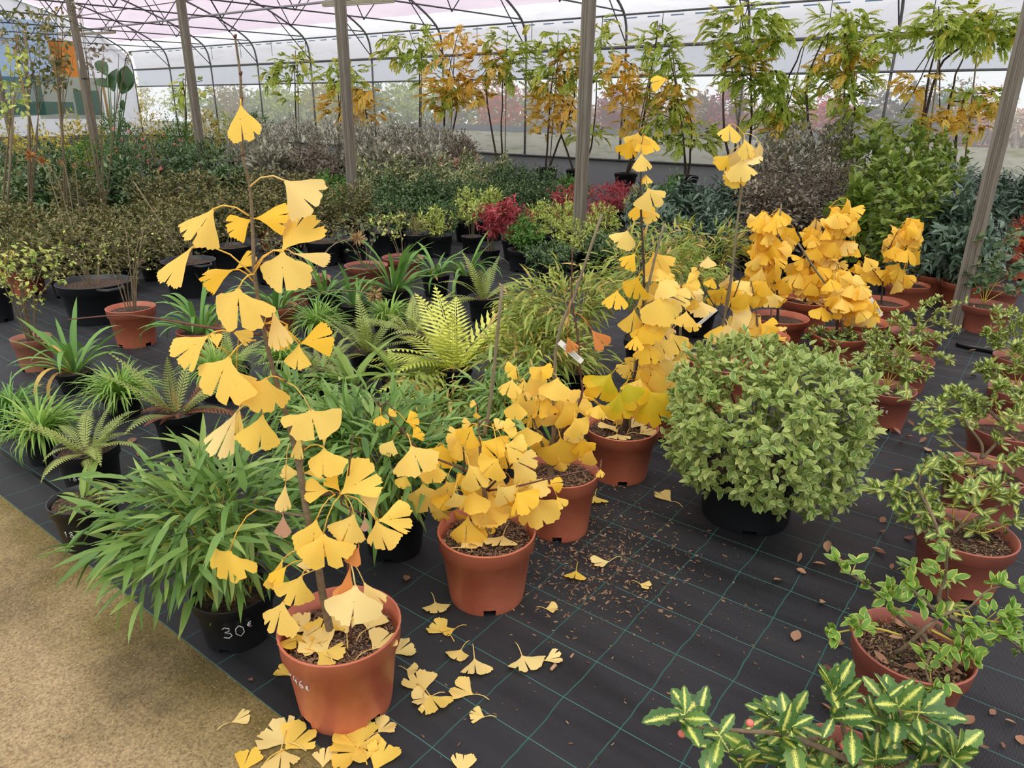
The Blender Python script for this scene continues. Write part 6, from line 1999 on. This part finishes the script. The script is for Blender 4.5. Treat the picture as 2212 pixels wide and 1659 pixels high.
cloud(G11, [(1935, 478, 1992, 560, 16), (1912, 515, 1945, 560, 6), (1905, 580, 1965, 612, 9), (1845, 560, 1890, 610, 6)], (32, 44))

# terracotta pots right of the golden group (low evergreens inside)
for (sp, lb) in ((((1960, 662), (1955, 613), 100), 'terracotta pot of low shrub behind the rightmost ginkgo'), (((1995, 632), (1992, 590), 84), 'terracotta pot farther back right of the ginkgos'), (((2025, 625), (2022, 585), 70), 'small terracotta pot farthest back left of the right post')):
    twiggy('twiggy_shrub', sp, lb, 'terracotta', 6, 0.3, 0.25, 220, 0.07, 'blue_green', tk='whorl')


# seed heads on tall stalks
def seedhead(B, x0, y0, x1, y1, r_, mt, label, D=None):
    loc = np.array(B)
    t = thing('seed_head_stalk', B, label, 'seed head')
    a, b = plane(x0, y0, B) - loc, plane(x1, y1, B) - loc
    MB().tube(smooth_path([np.array([0, 0, 0.0]), np.array([a[0] * 0.5, a[1] * 0.5, max(0.05, a[2] * 0.5)]), (a + b) / 2 + np.array([0, 0, 0.03]), b], 4), 0.004, 5).obj('stalk', M['cane'], t)
    n = 46
    r_ *= 0.8
    d = rdir(n)
    leaves(t, 'floret', 'thin', mats_from(np.repeat(b[None], n, 0), d, rdir(n), r_), M[mt])


seedhead(col(150, 6.3), 150, 445, 65, 335, 0.07, 'seed_orange', 'orange-brown spidery seed head on a leaning stalk, topmost')
seedhead(col(160, 6.4), 165, 450, 90, 347, 0.06, 'seed_orange', 'red-brown seed head just right of the topmost one')
seedhead(col(170, 6.6), 160, 410, 130, 350, 0.04, 'seed_head', 'small grey-brown seed head, third from the left')
seedhead(col(180, 6.8), 170, 405, 160, 358, 0.04, 'seed_head', 'small grey-brown seed head, fourth from the left')
seedhead(col(650, 5.4), 650, 575, 772, 515, 0.09, 'seed_head', 'large straw-coloured seed head on a leaning stalk at centre')
seedhead(col(600, 4.9), 600, 640, 810, 636, 0.09, 'seed_head', 'large straw-coloured seed head on a level stalk before the terracotta pots')

# thin cane lying across from the left shrubs to the black tub
t = tag(MB().tube([plane(288, 392, col(330, 5.9)), ground(455, 640)], 0.005, 6).obj('thin_cane', M['cane']), 'thin pale cane leaning diagonally before the black tubs at left', 'cane')

# hose on the ground by the right post
p = [ground(*q, 0.02) for q in ((2068, 742), (2090, 748), (2130, 755), (2170, 765), (2205, 775))]
tag(MB().tube(smooth_path(p, 4), 0.02, 8).obj('black_pipe', M['hose']), 'black pipe lying on the cloth behind the right-hand pots', 'pipe')

# ------------------------------------------------------------------ fallen leaves
FL = [
    (942, 1312, -80, 30, 'small yellow leaf on the cloth between the two nearest pots'), (950, 1358, 150, 38, 'left of two overlapping leaves between the two nearest pots'),
    (970, 1362, -160, 34, 'right of two overlapping leaves between the two nearest pots'), (990, 1413, -120, 32, 'pale crumpled leaf right of the nearest pot'),
    (1028, 1440, -80, 46, 'folded yellow leaf lying right of the nearest pot'), (868, 1402, 30, 46, 'yellow leaf touching the right side of the nearest pot'),
    (888, 1447, -10, 26, 'tiny curled leaf close right of the nearest pot'), (908, 1478, 110, 44, 'upper leaf of the cluster of three near the nearest pot'),
    (912, 1508, 190, 44, 'left leaf of the cluster of three near the nearest pot'), (938, 1518, -60, 48, 'lower leaf of the cluster of three near the nearest pot'),
    (1002, 1492, 160, 50, 'flat fan leaf with its stalk pointing right, lower centre'), (1033, 1545, 170, 34, 'small leaf with its stalk pointing right, below the flat fan leaf'),
    (1137, 1432, -60, 46, 'bright split leaf on the open cloth at centre'), (1192, 1423, 10, 40, 'split leaf with a brown catkin beside it on the open cloth'),
    (1190, 1314, 0, 28, 'small leaf lying below the second pot'), (1243, 1242, -100, 26, 'small leaf among the bark debris'), (1392, 1264, -20, 26, 'lone small leaf right of the bark debris'),
    (1300, 1215, 190, 40, 'orange-yellow curled leaf in the bark debris'), (1437, 1075, 150, 38, 'pale crumpled leaf left of the big black pot'), (615, 1452, 150, 30, 'small leaf left of the nearest pot'),
    (518, 1553, 20, 46, 'lone yellow leaf on the sandy concrete'), (600, 1592, 150, 70, 'large leaf on the concrete edge, left one of the pair'), (640, 1598, 40, 80, 'large leaf on the concrete edge, right one of the pair'),
    (608, 1640, -90, 70, 'leaf below the pair on the concrete, cut by the bottom border'), (830, 1570, 40, 40, 'forked yellow leaf just below the nearest pot'), (768, 1592, 110, 64, 'pale greenish leaf below the nearest pot'),
    (752, 1628, 190, 74, 'broad leaf at the bottom left of the pile below the nearest pot'), (822, 1640, 60, 74, 'broad leaf at the bottom right of the pile below the nearest pot'),
    (700, 1640, 80, 40, 'narrow split leaf on the cloth edge at the bottom'), (532, 1648, 60, 56, 'pale leaf cut by the bottom border on the concrete'), (1000, 1654, 80, 44, 'leaf cut by the bottom border right of the pile'),
    (1285, 1080, -90, 22, 'tiny leaf fallen below the third pot'), (788, 1618, -30, 50, 'curled leaf in the middle of the pile below the nearest pot'),
]
for (x, y, ang, Lp, lb) in FL:
    flat_leaf(x, y, ang, Lp, random.choice(['ginkgo_pale', 'ginkgo_pale', 'ginkgo']), -0.003 if ground(x, y)[1] < Y0 else 0.0, None, random.choice([80, 100, 115]), random.choice([0.2, 0.5, 0.6]), label=lb)

o = MB().tube([ground(1190, 1447, 0.006), ground(1200, 1436, 0.008)], [0.005, 0.006], 8).obj('dry_catkin', M['dry_brown'])
tag(o, 'small brown catkin on the cloth beside a split yellow leaf', 'catkin')

# brown dry leaves on the cloth, singly
br = T_leaf(0.42, 0.35, -0.25, 3)
BL = [(1722, 1217), (1755, 1217), (1787, 1195), (1715, 1387), (1690, 1255), (1800, 1455), (1772, 1520), (1790, 1385), (2085, 1485), (2072, 1545), (2080, 1567), (2138, 1545), (2115, 1615), (2165, 1605), (2195, 1565), (2205, 1590), (1992, 1415),
      (1925, 1018), (1960, 1035), (1998, 925), (1975, 922), (1955, 945), (1985, 958), (1940, 958), (2005, 970), (1945, 940), (2070, 835), (2110, 815), (2075, 845), (2100, 850), (1820, 1212), (1900, 1130), (1903, 1148), (1882, 1185), (1890, 1190),
      (1960, 1160), (1995, 1295), (2030, 1300), (1925, 1232), (1742, 1240), (1780, 1300), (273, 960), (300, 988), (1950, 1040), (2090, 760), (538, 1468), (880, 1245), (295, 1150), (75, 838)]
bme = tmpl_mesh('brl', br, M['dry_brown'])
for i, (x, y) in enumerate(BL):
    z = 0.002 if ground(x, y)[1] > Y0 else -0.001
    p = ground(x, y, z)
    o = link('dry_leaf', bme)
    s_ = random.uniform(18, 34) * depth(p) / F_PX
    s_ = min(s_, 0.05)
    o.location = (p[0], p[1], z + 0.004)
    o.rotation_euler = (random.uniform(-.15, .15), random.uniform(-.4, .4), random.random() * 6.28)
    o.scale = (s_ * random.uniform(0.7, 1.9), s_, s_ * random.uniform(0.6, 1.8))
    tag(o, 'small curled brown dry leaf on the ground, %s' % ('at left' if x < 900 else 'by the right-hand pots' if x > 1850 else 'on the open cloth'), 'leaf', 'small brown leaves on the ground')


# bark crumbs around the middle of the cloth and gravel bits on the concrete
def crumbs(label, cx, cy, sx, sy, n, L, mat='chip'):
    P = []
    while len(P) < n:
        x, y = random.gauss(cx, sx), random.gauss(cy, sy)
        if y < 900 or y > 1659:
            continue
        q = ground(x, y, 0.001)
        if q[1] > Y0 + 0.03:
            P.append(q)
    P = np.array(P)
    D = rdir(n)
    D[:, 2] *= 0.1
    o = link('bark_crumbs', mass_mesh('bark_crumbs', CHIP, mats_from(P, D, np.array([[0, 0, 1.0]]) + 0.1 * rdir(n), L * (0.3 + 1.1 * rng.random(n) ** 2)), M[mat]))
    stuff(tag(o, label, 'debris'))


crumbs('scattered tan bark crumbs on the cloth between the terracotta pots', 1290, 1190, 95, 80, 1500, 0.014)
crumbs('sparse pale specks and crumbs over the open black cloth', 1400, 1300, 330, 200, 500, 0.009)

n = 260
P = np.array([[random.uniform(-3.2, -0.6), random.uniform(0.1, Y0 - 0.03), -0.003] for _ in range(n)])
o = link('grit', mass_mesh('grit', CHIP, mats_from(P, rdir(n) * np.array([[1, 1, 0.05]]), np.array([[0, 0, 1.0]]) + 0.1 * rdir(n), 0.004 + 0.007 * rng.random(n) ** 2), M['seed_head']))
stuff(tag(o, 'pale grit and crumbs strewn over the sandy concrete path', 'debris'))

# soil litter leaves in the nearest right pot handled by chips; labels: number look-alikes from the left
by = {}
for o in ALL:
    by.setdefault(o['label'], []).append(o)
for lb, os_ in by.items():
    if len(os_) > 1:
        os_.sort(key=lambda o: scr(o.location)[0])
        for i, o in enumerate(os_):
            w_ = ORD[i] if i < 20 else None
            nleft = i
            if len(os_) <= 20 or i < 20:
                o['label'] = lb + ', %s from the left' % w_
            else:
                j = len(os_) - 1 - i
                o['label'] = lb + (', %s from the right' % ORD[j] if j < 20 else ', in the middle')
